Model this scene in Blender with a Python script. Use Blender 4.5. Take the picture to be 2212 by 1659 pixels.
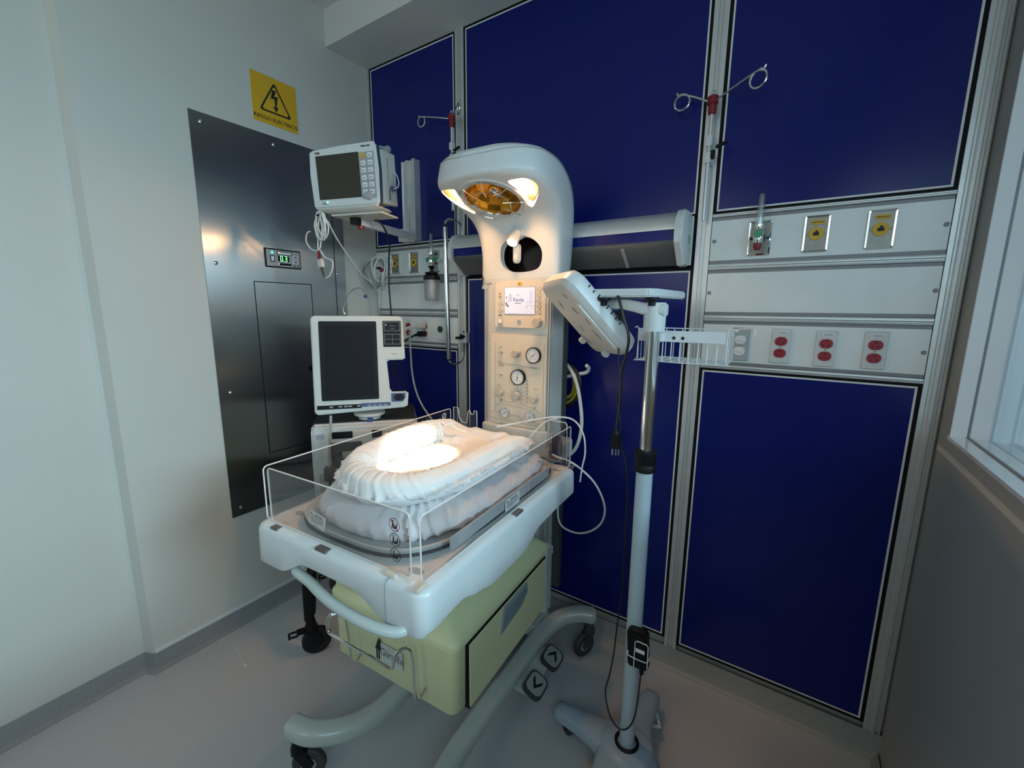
import bpy, bmesh, math, random
from mathutils import Vector, Matrix, noise
from mathutils.geometry import tessellate_polygon
pi = math.pi; rad = math.radians
for o in list(bpy.data.objects): bpy.data.objects.remove(o)
SC = bpy.context.scene; COL = SC.collection

# ---------------------------------------------------------------- camera
cam = bpy.data.objects.new('camera', bpy.data.cameras.new('camera')); COL.objects.link(cam)
cam.data.sensor_width = 36; cam.data.lens = 924.66 / 2212 * 36; cam.data.clip_start = 0.02
r_ = Vector((0.83548624, 0.54943111, 0.00939132)); d_ = Vector((0.10230254, -0.13872823, -0.98503232)); f_ = Vector((-0.53990456, 0.8239417, -0.17211373))
mw = Matrix((r_, -d_, -f_)).transposed().to_4x4(); mw.translation = (0, 0, 1.575)
cam.matrix_world = mw; SC.camera = cam
# ---------------------------------------------------------------- light and exposure
SC.view_settings.view_transform = 'Standard'; SC.view_settings.look = 'None'
SC.view_settings.gamma = 1; SC.view_settings.use_curve_mapping = False
SC.view_settings.exposure = 0.0
W = bpy.data.worlds.new('sky'); SC.world = W; W.use_nodes = True
bg = W.node_tree.nodes['Background']; bg.inputs[0].default_value = (0.62, 0.78, 0.88, 1); bg.inputs[1].default_value = 0.65
def area(name, loc, target, sx, sy, power, col, spread=180):
    l = bpy.data.lights.new(name, 'AREA'); l.shape = 'RECTANGLE'; l.size = sx; l.size_y = sy; l.energy = power; l.color = col; l.spread = rad(spread)
    o = bpy.data.objects.new(name, l); COL.objects.link(o); o.location = loc
    o.rotation_euler = (Vector(target) - Vector(loc)).to_track_quat('-Z', 'Y').to_euler(); return o
area('window_daylight', (0.80, -0.75, 2.0), (-1.7, 1.3, 1.2), 1.3, 1.1, 23, (0.70, 0.91, 1.0), 140)
area('window_patch_beam', (2.6, .2, 2.15), (-2.25, .05, .82), 1.2, .35, 24, (0.70, 0.90, 1.0), 60)  # added narrow beam outside the window, lays a cool patch on the left wall
area('rear_fill_light', (-1.1, -1.9, 2.2), (-1.9, 1.2, 1.7), 1.2, 1.0, 7.5, (0.93, 0.97, 0.96), 150)  # added fill lamp behind the camera; no doorway is built there

# ---------------------------------------------------------------- helpers
class M:
    def __init__(s): s.v = []; s.f = []; s.mi = []; s.i = 0
    def add(s, vs, fs):
        b = len(s.v); s.v += [tuple(p) for p in vs]
        for f in fs: s.f.append([b + k for k in f]); s.mi.append(s.i)
        return s
    def box(s, x0, x1, y0, y1, z0, z1, X=None):
        vs = [Vector((x, y, z)) for x in (x0, x1) for y in (y0, y1) for z in (z0, z1)]
        if X: vs = [X @ v for v in vs]
        return s.add(vs, [(0, 1, 3, 2), (4, 6, 7, 5), (0, 4, 5, 1), (2, 3, 7, 6), (0, 2, 6, 4), (1, 5, 7, 3)])
    def rings(s, R, closed=False, cap=True):
        n = len(R[0]); vs = [p for r in R for p in r]; fs = []
        m = len(R)
        for i in range(m if closed else m - 1):
            a = i * n; b = ((i + 1) % m) * n
            for k in range(n): fs.append((a + k, a + (k + 1) % n, b + (k + 1) % n, b + k))
        if cap and not closed: fs.append(tuple(range(n))[::-1]); fs.append(tuple((m - 1) * n + k for k in range(n)))
        return s.add(vs, fs)
    def plate(s, poly, y0, y1, X=None):      # polygon in x,z extruded along y
        R = [[Vector((p[0], y, p[1])) for p in poly] for y in (y0, y1)]
        if X: R = [[X @ v for v in r] for r in R]
        return s.rings(R)
    def slab(s, poly, z0, z1, X=None):       # polygon in x,y extruded along z
        R = [[Vector((p[0], p[1], z)) for p in poly] for z in (z0, z1)]
        if X: R = [[X @ v for v in r] for r in R]
        return s.rings(R)
    def cyl(s, a, b, r, r2=None, n=16):
        a = Vector(a); b = Vector(b); r2 = r if r2 is None else r2
        q = (b - a).to_track_quat('Z', 'Y')
        R = [[p + q @ Vector((rr * math.cos(2 * pi * k / n), rr * math.sin(2 * pi * k / n), 0)) for k in range(n)] for p, rr in ((a, r), (b, r2))]
        return s.rings(R)
    def lathe(s, prof, n=24, X=None, closed=False):        # (r,z) profile about z
        R = [[Vector((max(r, 1e-4) * math.cos(2 * pi * k / n), max(r, 1e-4) * math.sin(2 * pi * k / n), z)) for k in range(n)] for r, z in prof]
        if X: R = [[X @ v for v in q] for q in R]
        return s.rings(R, closed=closed)
    def tube(s, pts, r, n=8, closed=False, sm=6, flat=None):
        P = smooth(pts, sm, closed) if sm > 1 else [Vector(p) for p in pts]
        rr = r if callable(r) else (lambda t: r)
        R = []; up = None; m = len(P)
        for i, p in enumerate(P):
            t = (P[(i + 1) % m] - P[i - 1]) if closed else (P[min(i + 1, m - 1)] - P[max(i - 1, 0)])
            t.normalize()
            if up is None: up = t.orthogonal().normalized()
            up = (up - t * up.dot(t)).normalized(); w = t.cross(up)
            q = rr(i / max(1, m - 1))
            R.append([p + (up * math.cos(2 * pi * k / n) + w * math.sin(2 * pi * k / n)) * q for k in range(n)])
        return s.rings(R, closed=closed)
    def grid(s, rows):
        n = len(rows[0]); m = len(rows)
        return s.add([p for r in rows for p in r], [(i * n + k, i * n + k + 1, (i + 1) * n + k + 1, (i + 1) * n + k) for i in range(m - 1) for k in range(n - 1)])
def smooth(pts, k=6, closed=False):
    P = [Vector(p) for p in pts]; n = len(P); out = []
    if n < 3 and not closed: return P
    for i in range(n if closed else n - 1):
        a = P[(i - 1) % n] if closed or i > 0 else P[0] * 2 - P[1]; b = P[i]; c = P[(i + 1) % n]
        d = P[(i + 2) % n] if closed or i < n - 2 else P[-1] * 2 - P[-2]
        for j in range(k):
            t = j / k
            out.append(0.5 * ((2 * b) + (c - a) * t + (2 * a - 5 * b + 4 * c - d) * t * t + (3 * b - a - 3 * c + d) * t ** 3))
    if not closed: out.append(P[-1])
    return out
def rr(cx, cz, w, h, r, n=5):
    out = []
    for sx, sz, a0 in ((1, 1, 0), (-1, 1, 90), (-1, -1, 180), (1, -1, 270)):
        for k in range(n + 1):
            a = rad(a0 + 90 * k / n); out.append((cx + sx * (w / 2 - r) + r * math.cos(a), cz + sz * (h / 2 - r) + r * math.sin(a)))
    return out
def disc(cx, cz, r, n=24): return [(cx + r * math.cos(2 * pi * k / n), cz + r * math.sin(2 * pi * k / n)) for k in range(n)]
def rot(poly, a, cx, cz):
    c, s = math.cos(rad(a)), math.sin(rad(a)); return [(cx + (x - cx) * c - (z - cz) * s, cz + (x - cx) * s + (z - cz) * c) for x, z in poly]
def ob(name, m, mats, parent=None, bev=0, seg=2, ang=35, loc=None, flat=False):
    me = bpy.data.meshes.new(name); me.from_pydata(m.v, [], m.f)
    if not isinstance(mats, (list, tuple)): mats = [mats]
    for q in mats: me.materials.append(q)
    me.polygons.foreach_set('material_index', m.mi)
    b = bmesh.new(); b.from_mesh(me)
    if bev >= 0: bmesh.ops.recalc_face_normals(b, faces=b.faces)
    if bev > 0:
        es = [e for e in b.edges if len(e.link_faces) == 2 and e.calc_face_angle(0) > rad(40)]
        if es: bmesh.ops.bevel(b, geom=es, offset=bev, segments=seg, affect='EDGES', clamp_overlap=True)
    b.to_mesh(me); b.free()
    if not flat:
        me.shade_smooth(); me.set_sharp_from_angle(angle=rad(ang))
    o = bpy.data.objects.new(name, me); COL.objects.link(o)
    if parent is not None: o.parent = parent
    if loc is not None: o.location = loc
    return o
def tag(o, label, cat, group=None):
    o['label'] = label; o['category'] = cat
    if group: o['group'] = group
    return o
def thing(name, label, cat, loc=(0, 0, 0), rz=0, group=None):
    o = bpy.data.objects.new(name, None); COL.objects.link(o); o.empty_display_size = 0.05
    o.location = loc; o.rotation_euler = (0, 0, rz); return tag(o, label, cat, group)
def struct(name, m, mat, bev=0, **k):
    o = ob(name, m, mat, bev=bev, **k); o['kind'] = 'structure'; return o
def dup(root, loc, label, rz=None):
    r = root.copy(); COL.objects.link(r); r.location = loc; r['label'] = label
    if rz is not None: r.rotation_euler = (0, 0, rz)
    for ch in root.children:
        c = ch.copy(); COL.objects.link(c); c.parent = r
        for g in ch.children:
            q = g.copy(); COL.objects.link(q); q.parent = c
    return r
def text(name, s, size, mat, parent, loc, rz=0, rx=90, ry=0, ex=0.0006, align='CENTER', sx=1.0):
    cu = bpy.data.curves.new('t', 'FONT'); cu.body = s; cu.size = size; cu.extrude = ex; cu.align_x = align; cu.align_y = 'CENTER'; cu.resolution_u = 3
    t = bpy.data.objects.new('t', cu); COL.objects.link(t)
    bpy.context.view_layer.update()
    me = bpy.data.meshes.new_from_object(t.evaluated_get(bpy.context.evaluated_depsgraph_get()))
    bpy.data.objects.remove(t); me.materials.clear(); me.materials.append(mat)
    X = Matrix.Rotation(rad(rz), 4, 'Z') @ Matrix.Rotation(rad(ry), 4, 'Y') @ Matrix.Rotation(rad(rx), 4, 'X') @ Matrix.Diagonal((sx, 1, 1, 1))
    me.transform(X)
    o = bpy.data.objects.new(name, me); COL.objects.link(o); o.parent = parent; o.location = loc; return o
def cut(o, m):
    c = ob('cutter', m, list(o.data.materials)); c.parent = o.parent
    md = o.modifiers.new('b', 'BOOLEAN'); md.object = c; md.solver = 'EXACT'
    bpy.context.view_layer.update()
    me = bpy.data.meshes.new_from_object(o.evaluated_get(bpy.context.evaluated_depsgraph_get()))
    o.modifiers.clear(); o.data = me; bpy.data.objects.remove(c)
    me.shade_smooth(); me.set_sharp_from_angle(angle=rad(35))

# ---------------------------------------------------------------- materials
def mat(name, col, rough=0.5, metal=0, emit=0, ecol=None, bump=0, bs=200, var=0.04, vs=6, spec=0.5, coat=0, aniso=0, sheen=0, sss=0):
    m = bpy.data.materials.new(name); m.use_nodes = True; N = m.node_tree.nodes; L = m.node_tree.links; b = N['Principled BSDF']
    b.inputs['Roughness'].default_value = rough; b.inputs['Metallic'].default_value = metal
    b.inputs['Specular IOR Level'].default_value = spec; b.inputs['Coat Weight'].default_value = coat
    tc = N.new('ShaderNodeTexCoord'); nz = N.new('ShaderNodeTexNoise'); nz.inputs['Scale'].default_value = vs; L.new(tc.outputs['Object'], nz.inputs['Vector'])
    cr = N.new('ShaderNodeValToRGB'); L.new(nz.outputs['Fac'], cr.inputs[0])
    cr.color_ramp.elements[0].position = 0.3; cr.color_ramp.elements[1].position = 0.7
    cr.color_ramp.elements[0].color = tuple(c * (1 - var) for c in col) + (1,); cr.color_ramp.elements[1].color = tuple(min(1, c * (1 + var)) for c in col) + (1,)
    L.new(cr.outputs[0], b.inputs['Base Color'])
    if emit: b.inputs['Emission Color'].default_value = (ecol or col) + (1,); b.inputs['Emission Strength'].default_value = emit
    if aniso:
        b.inputs['Anisotropic'].default_value = aniso; b.inputs['Anisotropic Rotation'].default_value = 0; tg = N.new('ShaderNodeTangent'); tg.direction_type = 'RADIAL'; tg.axis = 'Z'; L.new(tg.outputs[0], b.inputs['Tangent'])
    if sheen: b.inputs['Sheen Weight'].default_value = sheen
    if sss: b.inputs['Subsurface Weight'].default_value = sss; b.inputs['Subsurface Radius'].default_value = (0.02, 0.02, 0.02)
    if bump:
        n2 = N.new('ShaderNodeTexNoise'); n2.inputs['Scale'].default_value = bs; L.new(tc.outputs['Object'], n2.inputs['Vector'])
        bp = N.new('ShaderNodeBump'); bp.inputs['Strength'].default_value = bump; bp.inputs['Distance'].default_value = 0.002; L.new(n2.outputs['Fac'], bp.inputs['Height']); L.new(bp.outputs[0], b.inputs['Normal'])
    return m
def glass(name, col=(0.9, 0.95, 0.95), refl=1.45, base=0.05, rough=0.02):
    m = bpy.data.materials.new(name); m.use_nodes = True; N = m.node_tree.nodes; L = m.node_tree.links
    N.remove(N['Principled BSDF']); out = N['Material Output']
    t = N.new('ShaderNodeBsdfTransparent'); t.inputs[0].default_value = col + (1,)
    g = N.new('ShaderNodeBsdfGlossy'); g.inputs['Roughness'].default_value = rough
    nz = N.new('ShaderNodeTexNoise'); nz.inputs['Scale'].default_value = 3
    fr = N.new('ShaderNodeFresnel'); ge = N.new('ShaderNodeNewGeometry'); io = N.new('ShaderNodeMath'); io.operation = 'MULTIPLY_ADD'; io.inputs[1].default_value = 1 / refl - refl; io.inputs[2].default_value = refl
    L.new(ge.outputs['Backfacing'], io.inputs[0]); L.new(io.outputs[0], fr.inputs[0])   # same reflectance from both sides of the sheet
    mx = N.new('ShaderNodeMixShader'); ad = N.new('ShaderNodeMath'); ad.operation = 'MULTIPLY_ADD'; ad.inputs[1].default_value = 0.02; L.new(nz.outputs['Fac'], ad.inputs[0]); 
    a2 = N.new('ShaderNodeMath'); a2.operation = 'ADD'; a2.inputs[1].default_value = base; L.new(fr.outputs[0], a2.inputs[0]); L.new(a2.outputs[0], ad.inputs[2])
    L.new(ad.outputs[0], mx.inputs[0]); L.new(t.outputs[0], mx.inputs[1]); L.new(g.outputs[0], mx.inputs[2]); L.new(mx.outputs[0], out.inputs[0]); return m
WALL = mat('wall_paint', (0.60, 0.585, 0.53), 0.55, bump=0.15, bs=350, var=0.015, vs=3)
WALLR = mat('wall_paint_backlit', (0.36, 0.365, 0.35), 0.55, bump=0.15, bs=350, var=0.015, vs=3)  # same wall paint, with the backlit shade of this side put into its colour
CEIL = mat('ceiling_paint', (0.70, 0.70, 0.66), 0.7, var=0.01)
FLOOR = mat('vinyl_floor', (0.48, 0.49, 0.51), 0.42, bump=0.05, bs=500, var=0.10, vs=240)
BASEB = mat('vinyl_baseboard', (0.27, 0.275, 0.28), 0.5, var=0.08, vs=150)
BLUE = mat('blue_laminate', (0.0036, 0.0105, 0.145), 0.24, var=0.02, spec=0.30, bump=0.03, bs=300)
BLACK = mat('black_gasket', (0.004, 0.004, 0.005), 0.6, spec=.2)
ALU = mat('satin_aluminium', (0.70, 0.71, 0.70), 0.40, 0.6, var=0.03, vs=20)
WTRIM = mat('white_trim', (0.80, 0.80, 0.79), 0.4)
MODW = mat('grey_white_panel', (0.80, 0.83, 0.82), 0.42, 0.1, bump=0.05, bs=400)
MODG = mat('rail_grey', (0.25, 0.25, 0.26), 0.45, 0.3)
CHROME = mat('chrome', (0.78, 0.77, 0.74), 0.12, 1)
STEEL = mat('brushed_steel', (0.36, 0.355, 0.34), 0.27, 1, var=0.06, vs=2, aniso=0.9)
STEEL2 = mat('plate_steel', (0.30, 0.29, 0.26), 0.45, .9, var=0.08, vs=60)
WP = mat('warm_white_plastic', (0.62, 0.61, 0.56), 0.38, var=0.015)
WP2 = mat('bright_white_plastic', (0.68, 0.70, 0.69), 0.35, var=0.015)
WFRAME = mat('window_white', (0.86, 0.88, 0.90), 0.35, var=0.01)
PLATEG = mat('grey_cover_plate', (0.42, 0.45, 0.45), 0.4)
CREAM = mat('cream_panel', (0.72, 0.64, 0.52), 0.45, var=0.02)
CREAMD = mat('cream_panel_line', (0.42, 0.38, 0.32), 0.6)
YCAB = mat('pale_yellow_plastic', (0.72, 0.73, 0.43), 0.42, var=0.02)
GBASE = mat('pale_grey_green_paint', (0.52, 0.57, 0.54), 0.28, var=0.02, coat=0.3)
SBLUE = mat('blue_grey_paint', (0.34, 0.42, 0.50), 0.35, var=0.03)
SBLUE2 = mat('pale_blue_grey_tube', (0.46, 0.55, 0.60), 0.33, var=0.02)
BLK = mat('black_plastic', (0.008, 0.008, 0.009), 0.45, spec=.2)
BLKG = mat('black_glass', (0.010, 0.010, 0.012), 0.12)
SCR = mat('dark_olive_screen', (0.035, 0.03, 0.02), 0.25)
RUB = mat('grey_rubber', (0.05, 0.05, 0.05), 0.6)
GREYP = mat('grey_plastic', (0.36, 0.37, 0.37), 0.45)
TRAYM = mat('grey_tray', (0.56, 0.58, 0.57), 0.35)
TRAYD = mat('dark_tray_seal', (0.06, 0.065, 0.065), 0.45)
RED = mat('dark_red_plastic', (0.22, 0.008, 0.015), 0.4)
REDS = mat('red_socket', (0.33, 0.015, 0.03), 0.45)
YEL = mat('yellow_label', (0.72, 0.42, 0.03), 0.5)
SIGNY = mat('sign_yellow', (0.72, 0.40, 0.015), 0.45)
INK = mat('black_ink', (0.012, 0.012, 0.012), 0.6)
GREYI = mat('grey_ink', (0.22, 0.22, 0.24), 0.6)
GREEN = mat('green_plastic', (0.05, 0.30, 0.16), 0.4)
DGREEN = mat('dark_green', (0.01, 0.05, 0.03), 0.4)
NAVY = mat('navy_plastic', (0.06, 0.08, 0.20), 0.4)
WCAB = mat('white_cable', (0.72, 0.73, 0.70), 0.45)
GCAB = mat('grey_cable', (0.30, 0.32, 0.30), 0.5)
BCAB = mat('black_cable', (0.008, 0.008, 0.009), 0.4)
YHOSE = mat('yellow_hose', (0.50, 0.42, 0.03), 0.45)
CLOTH = mat('white_cotton', (0.84, 0.80, 0.76), 0.85, bump=0.5, bs=55, var=0.01, sheen=0.2)
CLOTH2 = mat('white_sheet', (0.80, 0.79, 0.79), 0.85, bump=0.5, bs=50, var=0.015, sheen=0.2)
GOLD = mat('amber_reflector', (0.75, 0.33, 0.03), 0.16, 0.85, var=0.3, vs=18)
LAMPE = mat('lit_lamp_lens', (1, 0.85, 0.6), 0.4, emit=7, ecol=(1.0, 0.80, 0.50))
LAMPR = mat('lamp_reflector', (0.30, 0.24, 0.13), 0.45)
LAMPT = mat('bright_lamp_tube', (1, 0.9, 0.7), 0.4, emit=420, ecol=(1.0, 0.54, 0.23))
LCD = mat('lit_display', (0.6, 0.63, 0.7), 0.3, emit=0.42, ecol=(0.62, 0.68, 0.95))
LEDG = mat('green_led', (0.1, 0.8, 0.2), 0.4, emit=5, ecol=(0.15, 1.0, 0.2))
LEDT = mat('teal_led', (0.1, 0.8, 0.5), 0.4, emit=3, ecol=(0.05, 0.9, 0.5))
LEDW = mat('amber_led', (0.9, 0.8, 0.6), 0.4, emit=1.6, ecol=(1, 0.65, 0.35))
WGLASS = glass('window_glass', (0.78, 0.86, 0.90), 1.6, 0.16)
ACR = glass('clear_acrylic', (0.92, 0.91, 0.91), 1.45, 0.012, 0.03)
ACRE = mat('acrylic_edge', (0.80, 0.74, 0.68), 0.25, emit=0, spec=0.8)
CLEARP = glass('clear_plastic', (0.82, 0.87, 0.86), 1.5, 0.22, 0.2)
FROST = glass('frosted_bottle', (0.72, 0.76, 0.75), 1.35, 0.40, 0.6)

# ---------------------------------------------------------------- room shell
XL, XN, YB, XR, YF = -2.185, -2.230, 1.80, 0.405, -2.3
struct('floor', M().box(-2.5, 0.8, YF - .1, 2.0, -0.08, 0), FLOOR)
m = M().box(-2.5, 0.8, YF - .1, 2.0, 3.075, 3.16); m.box(-2.5, 0.8, 1.54, 2.0, 2.905, 3.08)
struct('ceiling', m, CEIL)
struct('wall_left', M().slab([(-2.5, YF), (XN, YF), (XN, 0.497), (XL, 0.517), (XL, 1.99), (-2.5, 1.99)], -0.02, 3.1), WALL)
struct('wall_back', M().box(-2.3, 0.7, 1.835, 1.99, -0.02, 3.1), WALL)
struct('wall_front', M().box(-2.5, 0.8, YF - .1, YF, -0.02, 3.1), WALL)
WY0, WY1, WZ0, WZ1 = -1.45, 1.70, 1.22, 2.75
m = M()
m.box(XR, XR + .28, YF, 1.99, -0.02, WZ0); m.box(XR, XR + .28, YF, 1.99, WZ1, 3.1)
m.box(XR, XR + .28, WY1, 1.99, WZ0, WZ1); m.box(XR, XR + .28, YF, WY0, WZ0, WZ1)
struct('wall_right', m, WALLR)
w = bpy.data.objects.new('window_1', None); COL.objects.link(w); w['kind'] = 'structure'
w.location = (XR, 0.12, WZ0)
a0, a1, hz = WY0 - .12, WY1 - .12, WZ1 - WZ0
m = M()
for x0, x1, t in ((0.0, .034, .006), (.040, .078, .004)):   # white lining boards with a dark joint between them
    m.box(x0, x1, a1 - t, a1 + .002, 0, hz); m.box(x0, x1, a0 - .002, a0 + t, 0, hz); m.box(x0, x1, a0, a1, hz - t, hz + .002)
m.box(.078, .18, a1 - .004, a1 + .002, 0, hz); m.box(.078, .18, a0, a1, -.002, .004)
ob('window_frame', m, WFRAME, w, bev=.001)
m = M(); m.box(.034, .040, a1 - .004, a1 + .003, 0, hz); m.box(.034, .040, a0, a1, 0, .009)
ob('window_seal', m, MODG, w)
m = M().box(-.004, .034, a0, a1, -.004, .006); m.box(.040, .078, a0, a1, -.004, .005); ob('window_sill', m, mat('glossy_sill', (0.75, 0.78, 0.80), 0.12, coat=0.5), w)
ob('window_pane', M().box(.080, .086, a0 + .004, a1 - .004, .004, hz - .004), WGLASS, w)
struct('trim_1', M().box(XR - .004, XR + .01, -1.9, 1.775, 1.163, 1.180), WALL, bev=.0015)
# baseboards
def cove(pts_path, nrm, h=0.085):
    m = M(); R = []
    for (x, y), (nx, ny) in zip(pts_path, nrm):
        R.append([(x + nx * a, y + ny * a, z) for a, z in ((0, -.002), (0, h), (.005, h), (.006, .03), (.012, .012), (.026, .002), (.026, -.002))])
    return m.rings(R)
struct('baseboard_left', cove([(XN, YF), (XN, .497), (XL, .517), (XL, 1.80)], [(1, 0), (1, -.5), (1, -.5), (1, 0)]), BASEB)
struct('baseboard_back', cove([(XL, 1.80), (XR, 1.80)], [(0, -1), (0, -1)], .095), mat('cove_paint', (0.34, 0.35, 0.34), .5, var=.04, vs=100))
struct('baseboard_right', cove([(XR, 1.80), (XR, YF)], [(-1, 0), (-1, 0)], .012), BASEB)
struct('trim_2', M().box(XL - .01, XL + .008, .52, 1.79, .085, .101), WP2, bev=.002)

# ---------------------------------------------------------------- blue wall panels and aluminium grid
def wpanel(x0, x1, z0, z1, label, group='blue laminate wall panels'):
    cx, cz = (x0 + x1) / 2, (z0 + z1) / 2; a, b = (x1 - x0) / 2, (z1 - z0) / 2
    t = thing('wall_panel', label, 'wall panel', (cx, YB, cz), group=group)
    ob('panel_face', M().box(-a, a, 0, .012, -b, b), BLUE, t)
    def fr(k0, k1, y0, y1):
        m = M()
        m.box(-a - k1, a + k1, y0, y1, b + k0, b + k1); m.box(-a - k1, a + k1, y0, y1, -b - k1, -b - k0)
        m.box(-a - k1, -a - k0, y0, y1, -b - k0, b + k0); m.box(a + k0, a + k1, y0, y1, -b - k0, b + k0); return m
    ob('panel_trim', fr(0, .006, -.0015, .012), WTRIM, t, bev=.0008); ob('panel_gasket', fr(.006, .017, -.0005, .03), BLACK, t)
    return t
wpanel(-2.154, -1.548, 1.942, 2.889, 'narrow blue wall panel at upper left, behind the monitor arm')
wpanel(-2.154, -1.548, .135, 1.342, 'dark blue wall panel at lower left, behind the ventilator')
wpanel(-1.460, -.366, 1.942, 2.889, 'wide blue wall panel above the long wall light')
wpanel(-1.454, -.367, .150, 1.722, 'tall blue wall panel behind the phototherapy stand, below the wall light')
wpanel(-.281, .333, 1.942, 2.889, 'blue wall panel at upper right, above the gas outlets')
wpanel(-.281, .333, .135, 1.342, 'blue wall panel at lower right, below the red sockets')
def upright(x0, x1, z0, z1, label, prof=None):
    t = thing('wall_upright', label, 'aluminium upright', ((x0 + x1) / 2, YB, z0), group='aluminium uprights'); h = (x1 - x0) / 2
    P = prof or [(-h, .03), (-h, -.004), (-h * .35, -.004), (-h * .30, .004), (-h * .12, .004), (-h * .08, -.002), (h * .12, -.002), (h * .16, .004), (h * .34, .004), (h * .4, -.004), (h, -.004), (h, .03)]
    ob('channel', M().slab(P, 0, z1 - z0), ALU, t, bev=.0006)
    return t
upright(-2.184, -2.171, .095, 2.905, 'slim aluminium edge strip in the far left corner')
upright(-1.531, -1.477, .095, 2.905, 'grooved aluminium upright left of the infant warmer head')
upright(-.349, -.299, .095, 2.905, 'grooved aluminium upright between the wall light and the right service panels')
upright(.350, .404, .095, 2.905, 'wide rounded aluminium upright beside the window corner',
        [(-.027, .03), (-.027, -.004), (-.016, -.004), (-.012, -.001), (-.008, -.001), (-.004, -.008), (.004, -.008), (.008, .004), (.014, .004), (.016, -.004), (.020, -.004), (.022, .012), (.027, .012), (.027, .03)])
def smod(x0, x1, z0, z1, label, screws=()):
    cx, cz = (x0 + x1) / 2, (z0 + z1) / 2; a, b = (x1 - x0) / 2, (z1 - z0) / 2
    t = thing('service_panel', label, 'service panel', (cx, YB, cz), group='grey service panels')
    ob('panel_face', M().box(-a, a, -.002, .02, -b + .012, b - .012), MODW, t, bev=.0008)
    m = M()
    for s in (1, -1):
        z = s * (b - .001); m.box(-a, a, .001, .02, min(z, z - s * .011), max(z, z - s * .011))
    ob('panel_groove', m, MODG, t)
    for sx, sz in screws:
        X = Matrix.Translation((sx - cx, -.002, sz - cz)) @ Matrix.Rotation(pi / 2, 4, 'X')
        ob('screw', M().lathe([(.0065, 0), (.0065, .002), (.005, .0035), (.0005, .0035)], 12, X), MODG, t)
    return t
smod(-.297, .348, 1.748, 1.914, 'service panel on the right holding the three gas outlets', [(-.285, 1.830), (.339, 1.832)])
smod(-.297, .348, 1.560, 1.726, 'blank service panel on the right, between gas outlets and sockets', [(-.287, 1.643), (.340, 1.642)])
smod(-.297, .348, 1.374, 1.538, 'service panel on the right holding the sockets, behind the wire basket', [(.338, 1.455)])
smod(-2.171, -1.533, 1.748, 1.914, 'service panel on the left, behind the bubble humidifier')
smod(-2.171, -1.533, 1.560, 1.726, 'blank service panel on the left, above the large ventilator screen')
smod(-2.171, -1.533, 1.374, 1.538, 'service panel on the left with power sockets, behind the ventilator screen')
def rails(x0, x1, side):
    for za, zb, wh in ((1.726, 1.748, 'between the gas outlets and the blank panel'), (1.538, 1.560, 'between the blank panel and the sockets'), (1.914, 1.926, 'above the gas outlets'), (1.358, 1.374, 'below the sockets')):
        t = thing('equipment_rail', 'thin aluminium rail on the %s, %s' % (side, wh), 'equipment rail', ((x0 + x1) / 2, YB, (za + zb) / 2), group='horizontal aluminium rails'); a = (x1 - x0) / 2; b = (zb - za) / 2
        P = [(.02, -b), (-.005, -b), (-.007, -b * .6), (-.007, -b * .15), (-.003, 0), (-.007, b * .15), (-.007, b * .6), (-.005, b), (.02, b)]
        ob('rail_profile', M().rings([[(x, y, z) for y, z in P] for x in (-a, a)]), ALU, t)
rails(-.297, .348, 'right'); rails(-2.171, -1.533, 'left')

# gas outlets
def gas(x, z, label, kind, group='gas outlet plates'):
    t = thing('gas_outlet', label, 'gas outlet', (x, YB - .002, z), group=group)
    fo = rr(0, 0, .072, .118, .006); fi = rr(0, 0, .060, .104, .003)
    m = M().rings([[(px, y, pz) for px, pz in p] for p, y in ((fo, 0), (fo, -.006), ([(a * .96, b * .975) for a, b in fo], -.009), (fi, -.008), (fi, -.004))]); ob('bezel', m, CHROME, t)
    ob('plate', M().plate(fi, -.0055, -.003), STEEL2, t)
    if kind == 'y':
        m = M(); m.plate(rr(.002, .036, .036, .014, .002), -.0075, -.005); ob('yellow_label', m, YEL, t)
        text('label_text', 'AIRE MEDICO', .0055, INK, t, (.002, -.0078, .036))
        m = M().plate(disc(0, 0, .021, 20), -.009, -.005); m.i = 1; m.plate([(-.008, -.006), (.008, -.006), (.008, .004), (.004, .004), (.004, .010), (-.002, .010), (-.003, .004), (-.008, .004)], -.0105, -.0085)
        ob('connector_port', m, [YEL, INK], t)
        for q in (-.026, .026): ob('screw', M().plate(disc(q, 0, .005, 12), -.008, -.005), GREYP, t)
    else:
        m = M().plate(rr(.0, .036, .036, .014, .002), -.0075, -.005); ob('dark_label', m, DGREEN if kind == 'g' else STEEL2, t)
        m = M().plate(disc(0, 0, .019, 20), -.010, -.005); ob('connector_port', m, DGREEN, t)
        for q in (-.026, .026): ob('screw', M().plate(disc(q, 0, .005, 12), -.008, -.005), INK, t)
    return t
gas(-.138, 1.829, 'steel gas outlet plate on the right wall holding the plain flowmeter', 's')
gas(.025, 1.831, 'steel gas outlet plate with yellow port, middle one on the right wall', 'y')
gas(.190, 1.831, 'steel gas outlet plate with yellow port nearest the window', 'y')
gas(-2.004, 1.831, 'steel gas outlet plate with yellow port behind the coiled tubing', 'y')
gas(-1.848, 1.831, 'steel gas outlet plate with yellow port just left of the bubble humidifier', 'y')
gas(-1.688, 1.831, 'steel gas outlet plate holding the bubble humidifier', 'g')
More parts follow.
